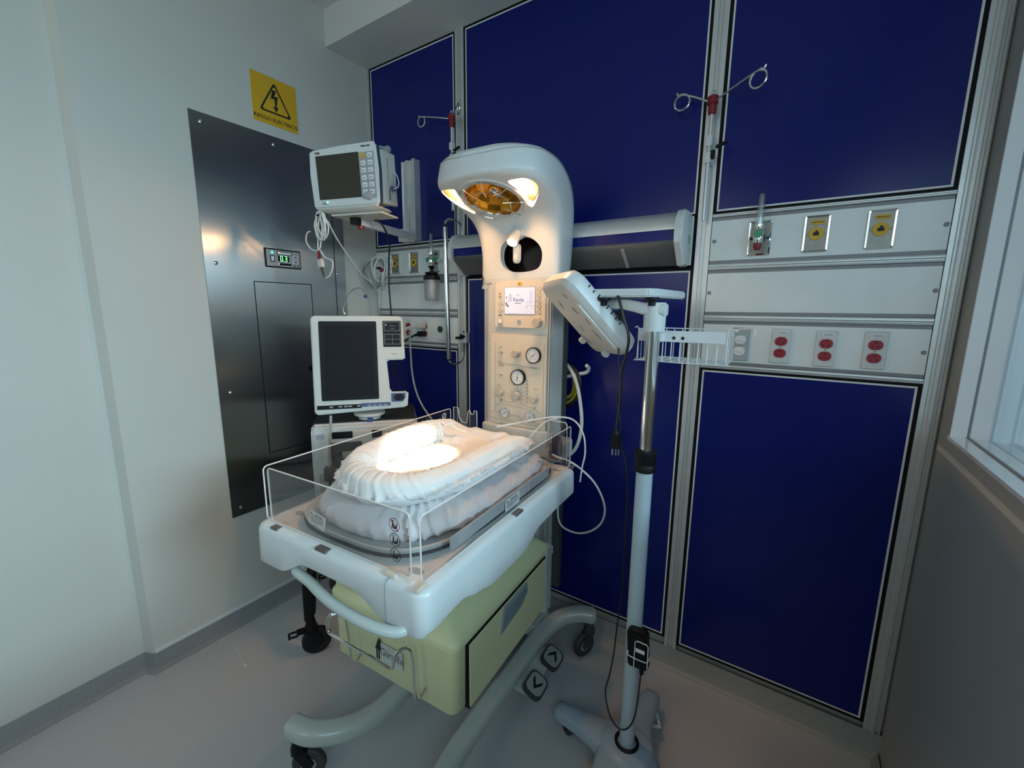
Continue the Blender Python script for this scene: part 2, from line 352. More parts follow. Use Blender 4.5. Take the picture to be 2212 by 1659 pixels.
# power sockets
def socket(x, z, label, kind, w=.061, h=.122):
    t = thing('power_socket', label, 'power socket', (x, YB - .002, z), group='wall sockets')
    p = rr(0, 0, w, h, .006)
    m = M().rings([[(px * k, y, pz * k2) for px, pz in p] for y, k, k2 in ((0, 1, 1), (-.004, 1, 1), (-.007, .93, .965))]); ob('cover_plate', m, {'steel': MODW, 'white': PLATEG}.get(kind, WP2), t)
    if kind == 'steel':
        ob('round_port', M().plate(disc(0, .0, .018), -.012, -.006), DGREEN, t); return t
    c = REDS if kind == 'red' else WTRIM
    for s in (1, -1):
        zc = s * .021 - .004
        q = [(a * 1.0, b) for a, b in rr(0, zc, .037, .031, .0145, 6)]
        m = M().plate(q, -.010, -.006)
        m.i = 1
        if kind == 'red': m.plate(disc(0, zc + .008, .003, 8), -.0104, -.0095); m.box(-.009, -.0072, -.0104, -.0095, zc - .009, zc - .001); m.box(.0065, .0083, -.0104, -.0095, zc - .009, zc - .001); m.box(.004, .0083, -.0104, -.0095, zc - .006, zc - .0045)
        else: m.i = 0; m.box(-.009, .009, -.013, -.0095, zc - .004, zc + .004)
        ob('receptacle', m, [c, INK], t)
    ob('screw', M().plate(disc(0, -.004, .003, 10), -.009, -.006), STEEL2, t)
    if kind == 'red':
        m = M().plate(rr(.003, .047, .032, .011, .001), -.0085, -.006); m.i = 1; m.box(-.009, .015, -.0088, -.0083, .0462, .0478); ob('circuit_label', m, [WTRIM, INK], t)
    return t
socket(-.166, 1.455, 'white switch plate with two pale outlets, right of the wire basket', 'white')
socket(-.038, 1.455, 'white plate with two red sockets nearest the wire basket', 'red')
socket(.092, 1.453, 'white plate with two red sockets, middle of the three on the right', 'red')
socket(.221, 1.455, 'white plate with two red sockets nearest the window', 'red')
socket(-1.908, 1.458, 'white plate with red sockets half hidden behind the ventilator screen edge', 'red')
socket(-1.775, 1.458, 'white plate with two plugs in it, right of the ventilator screen', 'red')
socket(-1.655, 1.461, 'pale wall plate with one round dark port beside the chrome pole', 'steel')
# plugs in the left socket
t = thing('power_plug', 'black power plug in the lower socket beside the ventilator screen', 'plug', (-1.775, YB - .012, 1.433))
m = M().box(-.018, .016, -.045, 0, -.016, .014); m.cyl((-.016, -.03, -.004), (-.05, -.035, -.012), .010, .006, 10); ob('plug_body', m, BLK, t, bev=.004)
ob('plug_cord', M().tube([(-.045, -.035, -.011), (-.08, -.05, -.03), (-.13, -.07, -.06), (-.19, -.1, -.10)], .005), BCAB, t)
t = thing('power_plug', 'white power plug in the upper socket beside the ventilator screen', 'plug', (-1.775, YB - .012, 1.478))
ob('plug_body', M().box(-.020, .016, -.05, 0, -.014, .014), WP, t, bev=.004)
ob('plug_cord', M().tube([(-.018, -.035, 0), (-.05, -.05, -.006), (-.08, -.07, -.02), (-.12, -.09, -.07), (-.13, -.1, -.12)], .005), WCAB, t)

# ---------------------------------------------------------------- long wall light
t = thing('wall_light', 'long horizontal bed head light with blue band, behind the warmer column', 'wall light', (-.922, YB, 1.84))
PR = [(0, .096), (-.075, .094), (-.105, .084), (-.125, .065), (-.133, .040), (-.133, .025), (0, .025)]
a = .527
m = M().rings([[(x, y, z) for y, z in PR] for x in (-a, a)]); ob('top_profile', m, ALU, t, ang=50)
ob('front_band', M().rings([[(x, y, z) for y, z in ((0, .025), (-.129, .025), (-.131, -.012), (0, -.012))] for x in (-a, a)]), BLUE, t)
ob('diffuser', M().rings([[(x, y, z) for y, z in ((0, -.012), (-.131, -.012), (-.134, -.018), (-.124, -.034), (-.048, -.094), (0, -.094))] for x in (-a, a)]), mat('smoky_diffuser', (0.16, 0.17, 0.17), .3, .4), t)
ob('cross_bar', M().rings([[(x, y, z) for y, z in ((-.128, -.032), (-.052, -.093), (-.050, -.097), (-.130, -.036))] for x in (.325, .337)]), ALU, t)
cap = [(.0, .092), (-.02, .100), (-.085, .100), (-.118, .088), (-.142, .058), (-.150, .012), (-.146, -.022), (-.070, -.098), (-.02, -.100), (0, -.094)]
for s in (-1, 1):
    x = s * a; m = M().rings([[(xx, y * k, z * k) for y, z in cap] for xx, k in ((x - s * .002, 1), (x + s * .018, 1), (x + s * .026, .95))]); c = ob('end_cap', m, WP2, t)
ob('green_mark', M().rings([[(x, y, z) for y, z in rr(-.03, .0, .010, .034, .004)] for x in (a + .0262, a + .0275)]), GREEN, t)
ob('back_panel', M().box(.50, .554, .001, .01, -.09, .085), BLUE, t)
ob('back_gasket', M().box(-.537, .569, .006, .03, -.115, .10), BLACK, t)
ob('panel_trim', M().box(.554, .560, -.004, .01, -.092, .088), WTRIM, t)

# ---------------------------------------------------------------- iv hooks and chrome pole
def ivhook(x, label, col, arms, zt, zb):
    t = thing('iv_hook', label, 'hanging hook', (x, YB - .045, col), group='folding drip hooks on the uprights')
    m = M().lathe([(.009, -.03), (.013, -.028), (.014, 0), (.018, .002), (.018, .026), (.012, .03), (.004, .032)], 20); ob('collar', m, RED, t)
    ob('top_loop', M().tube([(-.005, 0, .03), (-.005, 0, .043), (0, 0, .047), (.005, 0, .043), (.005, 0, .03)], .0018, 6), CHROME, t)
    for (dx, dy, dz), r, sg in arms:
        e = Vector((dx, dy, dz)); h = Vector((dx, dy, 0)).normalized()
        pts = [h * .012 + Vector((0, 0, .012)), e * .5 + Vector((0, 0, .006)), e]
        up = Vector((0, 0, 1)); c = e - up * r
        for k in range(1, 15): a = 2 * pi * k / 13; pts.append(c + (up * math.cos(a) + h * math.sin(a)) * r)
        pts.append(e + h * .02 + up * .008)
        ob('hook_arm', M().tube(pts, .0038, 8, sm=4), CHROME, t)
    ob('rod', M().cyl((0, 0, -.02), (0, 0, zb), .0065), ALU, t)
    m = M().box(-.010, .010, -.012, .012, -.135, -.10); m.box(-.010, .010, -.012, .04, -.19, -.155); ob('clamp', m, WP2, t, bev=.002)
    m = M().box(-.022, .016, -.02, -.008, -.150, -.140, Matrix.Rotation(rad(-18), 4, 'Y')); m.box(.008, .022, -.012, 0, -.18, -.15); ob('clamp_lever', m, BLK, t, bev=.002)
ivhook(-.322, 'drip hook with red collar on the right upright, large arm to the right', 2.285, [((.140, -.045, .055), .026, 1), ((-.105, .005, .060), .026, 1)], 0, -.385)
ivhook(-1.520, 'smaller drip hook with red collar on the left upright above the warmer', 2.487, [((-.205, .0, .062), .024, 1), ((.12, -.09, .02), .024, 1)], 0, -.42)
t = thing('iv_pole', 'vertical chrome swing pole on the left upright, in front of the wall light end', 'pole', (-1.50, YB - .12, 1.64), group=None)
ob('pole', M().cyl((-.008, 0, .335), (.004, 0, -.325), .0115, n=20), CHROME, t)
m = M().cyl((-.008, 0, .330), (-.008, 0, .345), .0095); m.cyl((.004, 0, -.318), (.004, 0, -.332), .0095); ob('end_ring', m, BLK, t)
ob('upper_bend', M().tube([(-.008, 0, .34), (-.006, .004, .362), (.006, .02, .374), (.024, .05, .366), (.030, .08, .345), (.030, .09, .27)], .0055), CHROME, t)
ob('lower_bend', M().tube([(.004, 0, -.325), (.008, .01, -.346), (.022, .035, -.354), (.03, .07, -.335), (.03, .09, -.29), (.03, .09, -.18)], .0055), CHROME, t)
m = M().box(.012, .05, .085, .118, -.245, -.19); ob('clamp', m, ALU, t, bev=.003)
X = Matrix.Translation((.038, .07, -.21)) @ Matrix.Rotation(pi / 2, 4, 'X')
m = M().slab([(.016 * (1 if k % 2 else .55) * math.cos(pi * k / 5), .016 * (1 if k % 2 else .55) * math.sin(pi * k / 5)) for k in range(10)], 0, .014, X)
m.cyl((.038, .09, -.21), (.038, .06, -.21), .006); m.box(-.012, .018, .07, .08, -.225, -.212); ob('clamp_knob', m, BLK, t, bev=.001)

# ---------------------------------------------------------------- flowmeters
def flow(x, label, bottle, y=-.058):
    t = thing('flowmeter', label, 'flowmeter', (x, YB - .01, 1.831))
    X = Matrix.Translation((0, y, 0))
    ob('connector', M().cyl((0, 0, -.002), (0, y, 0), .011), CHROME, t)
    ob('valve_body', M().lathe([(.012, -.028), (.015, -.02), (.015, .012), (.011, .018), (.013, .024), (.013, .034)], 20, X), CHROME, t)
    ob('sight_tube', M().lathe([(.012, .030), (.0125, .04), (.0105, .125), (.0085, .128), (.0085, .132), (.0005, .132)], 20, X), CLEARP, t)
    ob('inner_tube', M().lathe([(.004, .032), (.0045, .122), (.003, .124)], 10, X), CLEARP, t)
    if bottle:
        for s in (-1, 1): ob('knob', M().cyl((s * .013, y, .0), (s * .030, y - .004, 0), .011, .012, 16), GREEN, t)
        ob('wing_nut', M().lathe([(.020, -.034), (.012, -.046), (.009, -.05), (.009, -.07)], 16, X), BLK, t)
        ob('bottle_cap', M().lathe([(.012, -.062), (.034, -.066), (.036, -.074), (.030, -.078), (.043, -.084), (.045, -.104), (.040, -.106)], 28, X), BLK, t)
        ob('bottle', M().lathe([(.040, -.104), (.042, -.108), (.041, -.20), (.037, -.212), (.030, -.214), (.0005, -.212)], 28, X), FROST, t)
        ob('dip_tube', M().cyl((0, y, -.08), (0, y, -.195), .006), CLEARP, t)
    else:
        ob('knob', M().cyl((0, y - .012, .0), (0, y - .034, .0), .011, .012, 18), GREEN, t)
        ob('hose_nozzle', M().lathe([(.004, -.05), (.010, -.048), (.013, -.036), (.013, -.026), (.010, -.022)], 16, X), RED, t)
flow(-.138, 'clear flowmeter with green knob and red nozzle on the right wall', False)
flow(-1.655, 'flowmeter with black capped bubble humidifier bottle on the left wall', True)

# ---------------------------------------------------------------- steel panel, meter, sign on the left wall
t = thing('steel_panel', 'tall brushed steel electrical panel set on the left wall', 'steel panel', (XL + .001, 0, 0), pi / 2)   # local x = world y, local -y = room
ob('main_sheet', M().box(.874, 1.512, -.004, 0, .566, 2.378), STEEL, t)
ob('side_sheet', M().box(1.516, 1.580, -.003, 0, .566, 2.378), STEEL, t)
ob('access_door', M().box(1.076, 1.362, -.0052, 0, .842, 1.692), STEEL, t, bev=.0008)
m = M()
for z0, z1, x0, x1 in ((.838, .842, 1.072, 1.366), (1.692, 1.696, 1.072, 1.366)): m.box(x0, x1, -.0045, 0, z0, z1)
for x0, x1 in ((1.072, 1.076), (1.362, 1.366)): m.box(x0, x1, -.0045, 0, .838, 1.696)
m.box(1.512, 1.516, -.0045, 0, .566, 2.378); ob('door_gap', m, BLACK, t)
ob('lock', M().box(1.318, 1.345, -.012, -.004, 1.235, 1.262), BLK, t, bev=.002)
for sx, sz in ((.916, 2.340), (1.222, 2.341), (.918, 1.765), (.922, 1.177), (.916, .607), (1.531, 1.761), (1.531, 2.34), (1.531, 1.177)):
    ob('screw', M().lathe([(.009, 0), (.008, .003), (.004, .005), (.0005, .0055)], 12, Matrix.Translation((sx, -.004, sz)) @ Matrix.Rotation(pi / 2, 4, 'X')), CHROME, t)
t = thing('isolation_monitor', 'small wall meter with green digits reading 0.3 on the steel panel', 'meter', (XL + .0056, 1.222, 1.812), pi / 2)
m = M().box(-.090, .090, -.006, 0, -.045, .045); ob('frame', m, BLK, t, bev=.001)
m = M().box(-.084, .084, -.0075, -.005, -.039, .039); ob('face_plate', m, GREYP, t)
ob('display_window', M().box(-.028, .028, -.0085, -.007, -.014, .013), BLKG, t)
def seg(m, cx, cz, s, on):
    w, h = .0075 * s, .0095 * s; q = .0014 * s
    S = {'a': (-w, w, 2 * h - q, 2 * h + q), 'g': (-w, w, -q, q), 'd': (-w, w, -2 * h - q, -2 * h + q), 'b': (w - q, w + q, 0, 2 * h), 'c': (w - q, w + q, -2 * h, 0), 'f': (-w - q, -w + q, 0, 2 * h), 'e': (-w - q, -w + q, -2 * h, 0)}
    for k in on: a, b, c, d = S[k]; m.box(cx + a, cx + b, -.0095, -.0085, cz + c, cz + d)
m = M(); seg(m, -.011, 0, .62, 'abcdef'); m.box(-.001, .001, -.0095, -.0085, -.012, -.010); seg(m, .011, 0, .62, 'abcdg'); ob('digits', m, LEDG, t)
m = M().plate([(-.062, .022), (-.048, .022), (-.055, .034)], -.009, -.007); ob('teal_lamp', m, LEDT, t)
m = M().box(-.066, -.044, -.0085, -.007, -.018, .012); m.i = 1; m.box(-.062, -.048, -.009, -.008, -.014, .008); m.i = 0; m.box(-.030, .044, -.0085, -.007, .017, .034); m.i = 1; m.box(-.026, .04, -.009, -.008, .020, .031)
m.i = 2; m.box(-.028, .038, -.009, -.007, -.032, -.022); m.i = 1
for zz in (.012, -.012): m.plate(rr(.060, zz, .026, .014, .004), -.0095, -.007)
ob('key_area', m, [INK, WTRIM, BLKG], t)
m = M()
for zz in (.012, -.012): m.plate(rr(.060, zz, .018, .008, .003), -.0105, -.009)
m.box(.05, .058, -.01, -.007, -.036, -.026); m.box(.068, .076, -.01, -.007, -.036, -.026); ob('blue_keys', m, NAVY, t)
m = M().plate(disc(-.024, .027, .003, 10), -.0105, -.009); m.plate(disc(-.026, -.027, .0025, 10), -.0105, -.009); ob('status_lights', m, LEDW, t)
t = thing('warning_sign', 'yellow electrical hazard sign reading RIESGO ELECTRICO above the steel panel', 'sign', (XL, 1.247, 2.533), pi / 2)
ob('sign_board', M().plate(rr(0, 0, .213, .210, .004), -.003, 0), SIGNY, t)
T0 = [(-.078, -.052), (.078, -.052), (0, .088)]
def rtri(P, r):
    out = []
    for i in range(3):
        a, b, c = [Vector(P[(i + k) % 3]) for k in (-1, 0, 1)]; u = (a - b).normalized(); v = (c - b).normalized()
        for k in range(5): s = k / 4; out.append(tuple(b + u * r * (1 - s) ** 2 + v * r * s * s))
    return out
o1 = rtri(T0, .018); cxm, czm = 0, -.0053
o2 = [((x - cxm) * .84 + cxm, (z - czm) * .84 + czm) for x, z in o1]
n = len(o1); m = M(); m.add([(x, -.0036, z) for x, z in o1 + o2], [(k, (k + 1) % n, n + (k + 1) % n, n + k) for k in range(n)])
m.plate([(.008, .052), (-.012, .052), (-.020, .010), (-.002, .016), (-.002, -.020), (-.012, -.020), (.002, -.042), (.014, -.018), (.005, -.019), (.014, .030), (-.004, .024)], -.0038, -.003)
ob('hazard_symbol', m, INK, t, flat=True)
text('sign_text', 'RIESGO ELÉCTRICO', .0235, INK, t, (0, -.0034, -.082), ex=.0008, sx=1.02)

# ================================================================ infant warmer
TH = rad(3.5); WO = Vector((-.924, .5816, 0))
def at(u, v, z): return (WO.x + u * math.cos(TH) - v * math.sin(TH), WO.y + u * math.sin(TH) + v * math.cos(TH), z)
wm = thing('infant_warmer', 'large white infant radiant warmer with lit overhead heater hood and clear sided bed', 'infant warmer', WO, TH)
# --- wheeled base
def sweep(pts, hw, hh, sm=6, tap=None):
    P = smooth(pts, sm); R = []; n = len(P)
    for i, p in enumerate(P):
        t = P[min(i + 1, n - 1)] - P[max(i - 1, 0)]; t.z *= .3; t.normalize(); s = Vector((t.y, -t.x, 0)).normalized()
        k = tap(i / (n - 1)) if tap else 1; rnd = .35 if i in (0, n - 1) else 1
        R.append([p + s * a * k + Vector((0, 0, b * k)) for a, b in rr(0, 0, 2 * hw, 2 * hh, min(hw, hh) * .75, 5)])
    e0 = [Vector(q) for q in R[0]]; c0 = sum(e0, Vector()) / len(e0); d0 = (P[0] - P[1]).normalized() * .014
    R.insert(0, [c0 + (q - c0) * .7 + d0 for q in e0])
    e1 = [Vector(q) for q in R[-1]]; c1 = sum(e1, Vector()) / len(e1); d1 = (P[-1] - P[-2]).normalized() * .014
    R.append([c1 + (q - c1) * .7 + d1 for q in e1])
    return M().rings(R)
for s in (-1, 1):
    ob('base_beam', sweep([(s * .345, 1.085, .185), (s * .29, 1.065, .186), (s * .215, 1.01, .172), (s * .175, .90, .155), (s * .165, .70, .15), (s * .16, .45, .15), (s * .162, .28, .153), (s * .195, .165, .168), (s * .27, .085, .182), (s * .35, .062, .185)], .036, .031), GBASE, wm, ang=50)
ob('cross_beam', M().box(-.16, .16, .88, 1.02, .125, .185), GBASE, wm, bev=.01)
ob('base_box', M().box(-.13, .13, .55, .99, .18, .24), GBASE, wm, bev=.015)
def caster(par, x, y, ang, top, r=.055, wd=.024, body=RUB, wheelm=RUB, lever=None, hub=GREYP, off=.03):
    c, s = math.cos(rad(ang)), math.sin(rad(ang))
    X = Matrix.Translation((x, y, 0)) @ Matrix.Rotation(rad(ang), 4, 'Z')
    m = M()
    m.lathe([(.012, top), (.014, top - .004), (.026, r * 2 + .012), (.026, r * 2 - .004), (.004, r * 2 - .006)], 18, X)
    for q in (-1, 1):
        m.rings([[X @ Vector((a, q * (wd / 2 + b), z)) for a, z in ((-.020, r * 2 - .004), (.024, r * 2), (off + .022, r + .01), (off + .010, r - .012), (off - .014, r - .006))] for b in (.002, .007)])
    m.rings([[X @ Vector((a, b, z)) for a, z in ((-.02, r * 2 - .012), (.03, r * 2 - .006), (.03, r * 2 + .002), (-.02, r * 2))] for b in (-wd / 2 - .007, wd / 2 + .007)])
    k = ob('caster', m, body, par, bev=.0015)
    Y = X @ Matrix.Translation((off, 0, r)) @ Matrix.Rotation(pi / 2, 4, 'X')
    m = M().lathe([(r * .62, -wd * .42), (r * .66, -wd / 2), (r * .93, -wd / 2), (r, -wd * .28), (r, wd * .28), (r * .93, wd / 2), (r * .66, wd / 2), (r * .62, wd * .42)], 32, Y)
    ob('wheel', m, wheelm, k)
    ob('hub', M().lathe([(r * .63, -wd * .40), (r * .3, -wd * .44), (r * .14, -wd * .6), (.001, -wd * .6)][::-1] + [(r * .63, wd * .40), (r * .3, wd * .44), (r * .14, wd * .6), (.001, wd * .6)], 24, Y), hub, k)
    if lever:
        m = M().box(-.06, -.02, -.02, .02, r * 2 - .004, r * 2 + .004, X); m.box(-.085, -.055, -.02, -.012, r * 2 - .01, r * 2 - .002, X); m.box(-.085, -.055, .012, .02, r * 2 - .01, r * 2 - .002, X); m.box(-.095, -.085, -.02, .02, r * 2 - .012, r * 2 - .003, X)
        ob('brake_lever', m, lever, k, bev=.002)
    return k
caster(wm, .335, 1.07, -118, .165); caster(wm, -.335, 1.07, -100, .165)
caster(wm, -.325, .062, 35, .165, body=BLK); caster(wm, .34, .062, 60, .165, body=BLK)
for k, (u, v, d) in enumerate(((.262, .82, 1), (.262, .665, -1))):
    X = Matrix.Translation((u, v, .135)) @ Matrix.Rotation(rad(26), 4, 'Y') @ Matrix.Rotation(rad(0), 4, 'Z')
    p = ob('foot_pedal', M().slab(rr(0, 0, .082, .105, .026), -.012, .006, X), RUB, wm, bev=.003)
    ob('pedal_pad', M().slab(rr(0, 0, .068, .086, .022), .0055, .010, X), GREYP, p, bev=.002)
    m = M(); z0, z1 = .0095, .012
    P = [(-.02, -.022 * d), (0, .010 * d), (.02, -.022 * d), (.02, -.006 * d), (0, .026 * d), (-.02, -.006 * d)]
    for q in (P[:2] + [P[4], P[5]], [P[1], P[2], P[3], P[4]]): m.slab(q, z0, z1, X)
    ob('arrow_mark', m, BLK, p)
ob('pedal_bar', M().box(.18, .262, .62, .86, .115, .128), GBASE, wm, bev=.004)
# --- storage cabinet under the bed
m = M(); R = []
for z, k in ((.430, .985), (.436, 1.0), (.640, 1.006), (.643, 1.008), (.6435, 1.036), (.658, 1.038), (.664, 1.026), (.69, .86), (.725, .62)):
    R.append([((x + .005) * k - .005, (y - .485) * (1 + (k - 1) * (.8 if k > .9 else .5)) + .485, z) for x, y in rr(-.005, .485, .500, .610, .028, 6)])
m.rings(R); cab = ob('storage_cabinet', m, YCAB, wm, bev=0, ang=50)
X = Matrix.Translation((.2465, 0, 0)) @ Matrix.Rotation(pi / 2, 4, 'Z')      # local x = v, local -y = +u
def sidep(poly, d0, d1): return M().plate(poly, -d1, -d0, X)
dr = ob('drawer', sidep(rr(.484, .531, .500, .208, .006), .0, .0135), YCAB, wm, bev=.002)
dg = ob('drawer_gap', sidep(rr(.484, .533, .508, .219, .006), -.004, .0105), BLACK, wm)
ob('drawer_handle', sidep([(.395, .545), (.42, .632), (.578, .632), (.586, .590), (.54, .560)], .012, .0165), mat('pale_blue_clear_plastic', (.30, .38, .42), .2), dr, bev=.002)
ob('handle_recess', sidep([(.403, .548), (.424, .615), (.568, .615), (.574, .595), (.54, .568)], .0160, .0172), mat('blue_shadow_plastic', (.20, .27, .31), .3), dr)
ob('rear_panel', M().box(.20, .258, .745, .80, .385, .665), GBASE, wm, bev=.006)
rk = [(-.125, .175, .485), (-.125, .155, .470), (-.128, .140, .490), (-.142, .138, .62), (-.15, .13, .648), (-.165, .105, .650), (-.172, .095, .630), (-.170, .093, .605), (-.155, .092, .597), (-.08, .092, .597), (.07, .092, .597), (.095, .093, .597), (.103, .094, .612), (.108, .098, .640), (.118, .115, .652), (.128, .132, .640), (.132, .140, .60), (.136, .140, .49), (.138, .155, .470), (.14, .18, .485)]
ob('wire_rack', M().tube(rk, .0045, 8, sm=5), CHROME, wm)
lb = ob('label_plate', M().plate(rr(.0, .528, .11, .062, .004), .1728, .176), mat('pale_label', (.55, .60, .52), .5), wm)
text('label_text', 'Giraffe', .036, GREYI, wm, (.012, .1722, .532))
m = M()
m.box(-.052, -.047, .1715, .1735, .50, .545); m.box(-.043, -.038, .1715, .1735, .50, .545)
m.plate([(-.056, .535), (-.040, .575), (-.034, .57), (-.032, .535)], .1715, .1735)
m.plate(disc(-.038, .600, .008, 8), .1715, .1735); m.plate([(-.058, .607), (-.046, .602), (-.048, .597)], .1715, .1735); m.plate([(-.018, .607), (-.030, .602), (-.028, .597)], .1715, .1735)
m.plate(disc(-.042, .613, .003, 8), .1715, .1735); m.plate(disc(-.034, .613, .003, 8), .1715, .1735); ob('label_emblem', m, INK, wm)
ob('under_housing', M().box(-.252, .13, .186, .80, .60, .925), YCAB, wm, bev=.008)
m = M().plate(disc(-.165, .80, .035, 24), .180, .190); ob('housing_vent', m, DGREEN, wm, bev=.002)
ob('lower_column', M().box(-.11, .13, .93, 1.06, .20, 1.0), WP, wm, bev=.008)
m = M().box(.13, .142, .94, .965, .36, .98); m.box(.13, .142, .985, 1.01, .36, .98); m.box(.13, .150, 1.025, 1.05, .36, .98); ob('column_track', m, ALU, wm, bev=.002)
ob('track_clip', M().box(.14, .162, 1.0, 1.03, .47, .51), WP2, wm, bev=.003)
# --- bed platform
def skirt(u, v):
    if v < .06 and abs(u) < .31:
        a = abs(u); t = min(1, max(0, (a - .09) / .12)); t = t * t * (3 - 2 * t); return .903 * (1 - t) + .852 * t
    K = [(-.05, .852), (.0, .862), (.13, .870), (.19, .848), (.27, .829), (.43, .828), (.565, .868), (.7, .871), (.95, .870)]
    for (a, b), (c, d) in zip(K, K[1:]):
        if a <= v <= c: t = (v - a) / (c - a); t = t * t * (3 - 2 * t); return b + (d - b) * t
    return .87
def rect(inset):
    out = []
    for x, y in rr(0, .43, .636 - 2 * inset, .89 - 2 * inset, .035 - min(.02, inset * .5), 6): out.append((x, y))
    F = []
    n = len(out)
    for i in range(n):
        a, b = Vector(out[i]), Vector(out[(i + 1) % n]); L = (b - a).length; k = max(1, int(L / .018))
        for j in range(k): F.append(a.lerp(b, j / k))
    return F
R0 = rect(0); nR = len(R0)
def rin(k): c = Vector((0, .43)); return [Vector((c.x + (p.x - c.x) * (1 - k / .318), c.y + (p.y - c.y) * (1 - k / .445))) for p in R0]
Rs = [[(p.x, p.y, .970) for p in rin(.024)], [(p.x, p.y, .968) for p in rin(.012)], [(p.x, p.y, .961) for p in rin(.003)], [(p.x, p.y, .950) for p in R0],
      [(p.x, p.y, skirt(p.x, p.y) + .006) for p in rin(-.002)], [(p.x, p.y, skirt(p.x, p.y)) for p in rin(.002)], [(p.x, p.y, skirt(p.x, p.y) + .001) for p in rin(.012)], [(p.x, p.y, .925) for p in rin(.02)]]
ob('bed_platform', M().rings(Rs), WP2, wm, ang=50)
m = M()
for s in (-1, 1):
    P = [(-.322 if s < 0 else .135, 0)]
ob('seam_line', M().tube([(.205, -.0185, .852), (.205, -.0185, .945), (.207, -.010, .966), (.214, .004, .9705)], .0008, 5), GREYI, wm)
for u, v, w_, h_ in ((-.23, .0, .03, .018), (-.025, -.004, .042, .020), (.303, .425, .018, .045), (.300, .862, .018, .034), (-.303, .425, .018, .045)):
    ob('hinge_clip', M().box(u - w_ / 2, u + w_ / 2, v - h_ / 2, v + h_ / 2, .964, .9715), STEEL2, wm, bev=.001)
for u, v, a in ((.206, .002, 0), (.300, .0, 90)):
    ob('panel_latch', M().box(u - .018, u + .018, v - .006, v + .006, .966, .978, Matrix.Translation((u, v, 0)) @ Matrix.Rotation(rad(a), 4, 'Z') @ Matrix.Translation((-u, -v, 0))), CREAM, wm, bev=.003)
m = M()
for u, v in ((-.245, .085), (.245, .045), (.262, .80), (-.26, .8)): m.slab([(u + .022 * math.cos(k * pi / 10), v + .011 * math.sin(k * pi / 10)) for k in range(20)], .968, .9708)
ob('deck_holes', m, GREYP, wm)
ob('handle', M().tube([(-.168, .035, .868), (-.168, .012, .860), (-.150, .001, .857), (-.09, -.006, .855), (-.02, -.022, .855), (.043, -.032, .855), (.13, -.038, .855), (.20, -.034, .855), (.245, -.022, .857), (.262, .0, .862), (.264, .03, .868)], .0135, 14, sm=6), GBASE, wm, ang=60)
ob('handle_end', M().lathe([(.001, .87), (.019, .868), (.021, .858), (.019, .846), (.001, .842)], 20, Matrix.Translation((-.168, .018, 0))), GBASE, wm)
# --- acrylic walls
def acr(name, pts, th, axis, edge=.0022):
    """pts: outline (a,z); axis 'x' -> plate facing v, at constant v; 'y' -> constant u"""
    a0 = th[0]; a1 = th[1]; m = M()
    if axis == 'x': m.rings([[(a, y, z) for a, z in pts] for y in (a0, a1)])
    else: m.rings([[(x, a, z) for a, z in pts] for x in (a0, a1)])
    o = ob(name, m, ACR, wm)
    c = (a0 + a1) / 2; n = len(pts); P = [((a, c, z) if axis == 'x' else (c, a, z)) for a, z in pts]
    ob('polished_edge', M().tube(P, edge, 6, closed=True, sm=1), ACRE, o)
ZT = 1.131
def rc(a0, a1, z0, z1, r=.012): return rr((a0 + a1) / 2, (z0 + z1) / 2, a1 - a0, z1 - z0, r, 3)
acr('foot_panel', rc(-.272, .258, .974, ZT), (.012, .016), 'x')
acr('side_panel', rc(.012, .872, .972, ZT), (.288, .292), 'y')
acr('side_panel', rc(.012, .865, .972, ZT), (-.292, -.288), 'y')
hn = [(-.288, .99), (-.288, ZT + .003), (-.262, ZT + .003), (-.256, 1.09), (-.238, 1.070), (-.215, 1.068), (-.207, 1.12), (-.200, 1.131), (-.190, 1.112), (-.178, 1.114), (-.172, 1.131), (-.160, 1.131), (-.158, .99)]
acr('head_panel', hn, (.882, .886), 'x')
acr('head_panel', [(.19, .975), (.19, 1.138), (.262, 1.138), (.268, 1.13), (.272, .975)], (.882, .886), 'x')
text('acrylic_mark', 'Ø', .038, ACRE, wm, (-.2867, .815, 1.105), rz=90, ex=.0003)
# pictogram stickers on the foot panel corner
for z, c in ((1.093, RED), (1.056, INK), (1.019, INK)):
    m = M(); n = 28
    m.add([(.214 + r * math.cos(2 * pi * k / n), .0112, z + r * math.sin(2 * pi * k / n)) for r in (.0165, .0148) for k in range(n)], [(k, (k + 1) % n, n + (k + 1) % n, n + k) for k in range(n)])
    m.i = 1
    m.plate(disc(.2095, z + .0085, .0022, 8), .0108, .0114); m.plate([(.2075, z + .005), (.2115, z + .005), (.211, z - .002), (.213, z - .010), (.211, z - .010), (.209, z - .004), (.207, z - .010), (.205, z - .010), (.2075, z - .001)], .0108, .0114)
    m.plate([(.213, z - .009), (.221, z - .009), (.224, z + .006), (.222, z + .006), (.220, z - .002), (.214, z - .002)], .0108, .0114)
    if c is RED:
        m.i = 0; m.plate([(.202, z + .0115), (.204, z + .0125), (.226, z - .0115), (.224, z - .0125)], .0104, .0108)
    ob('pictogram_sticker', m, [c, INK], wm, flat=True)
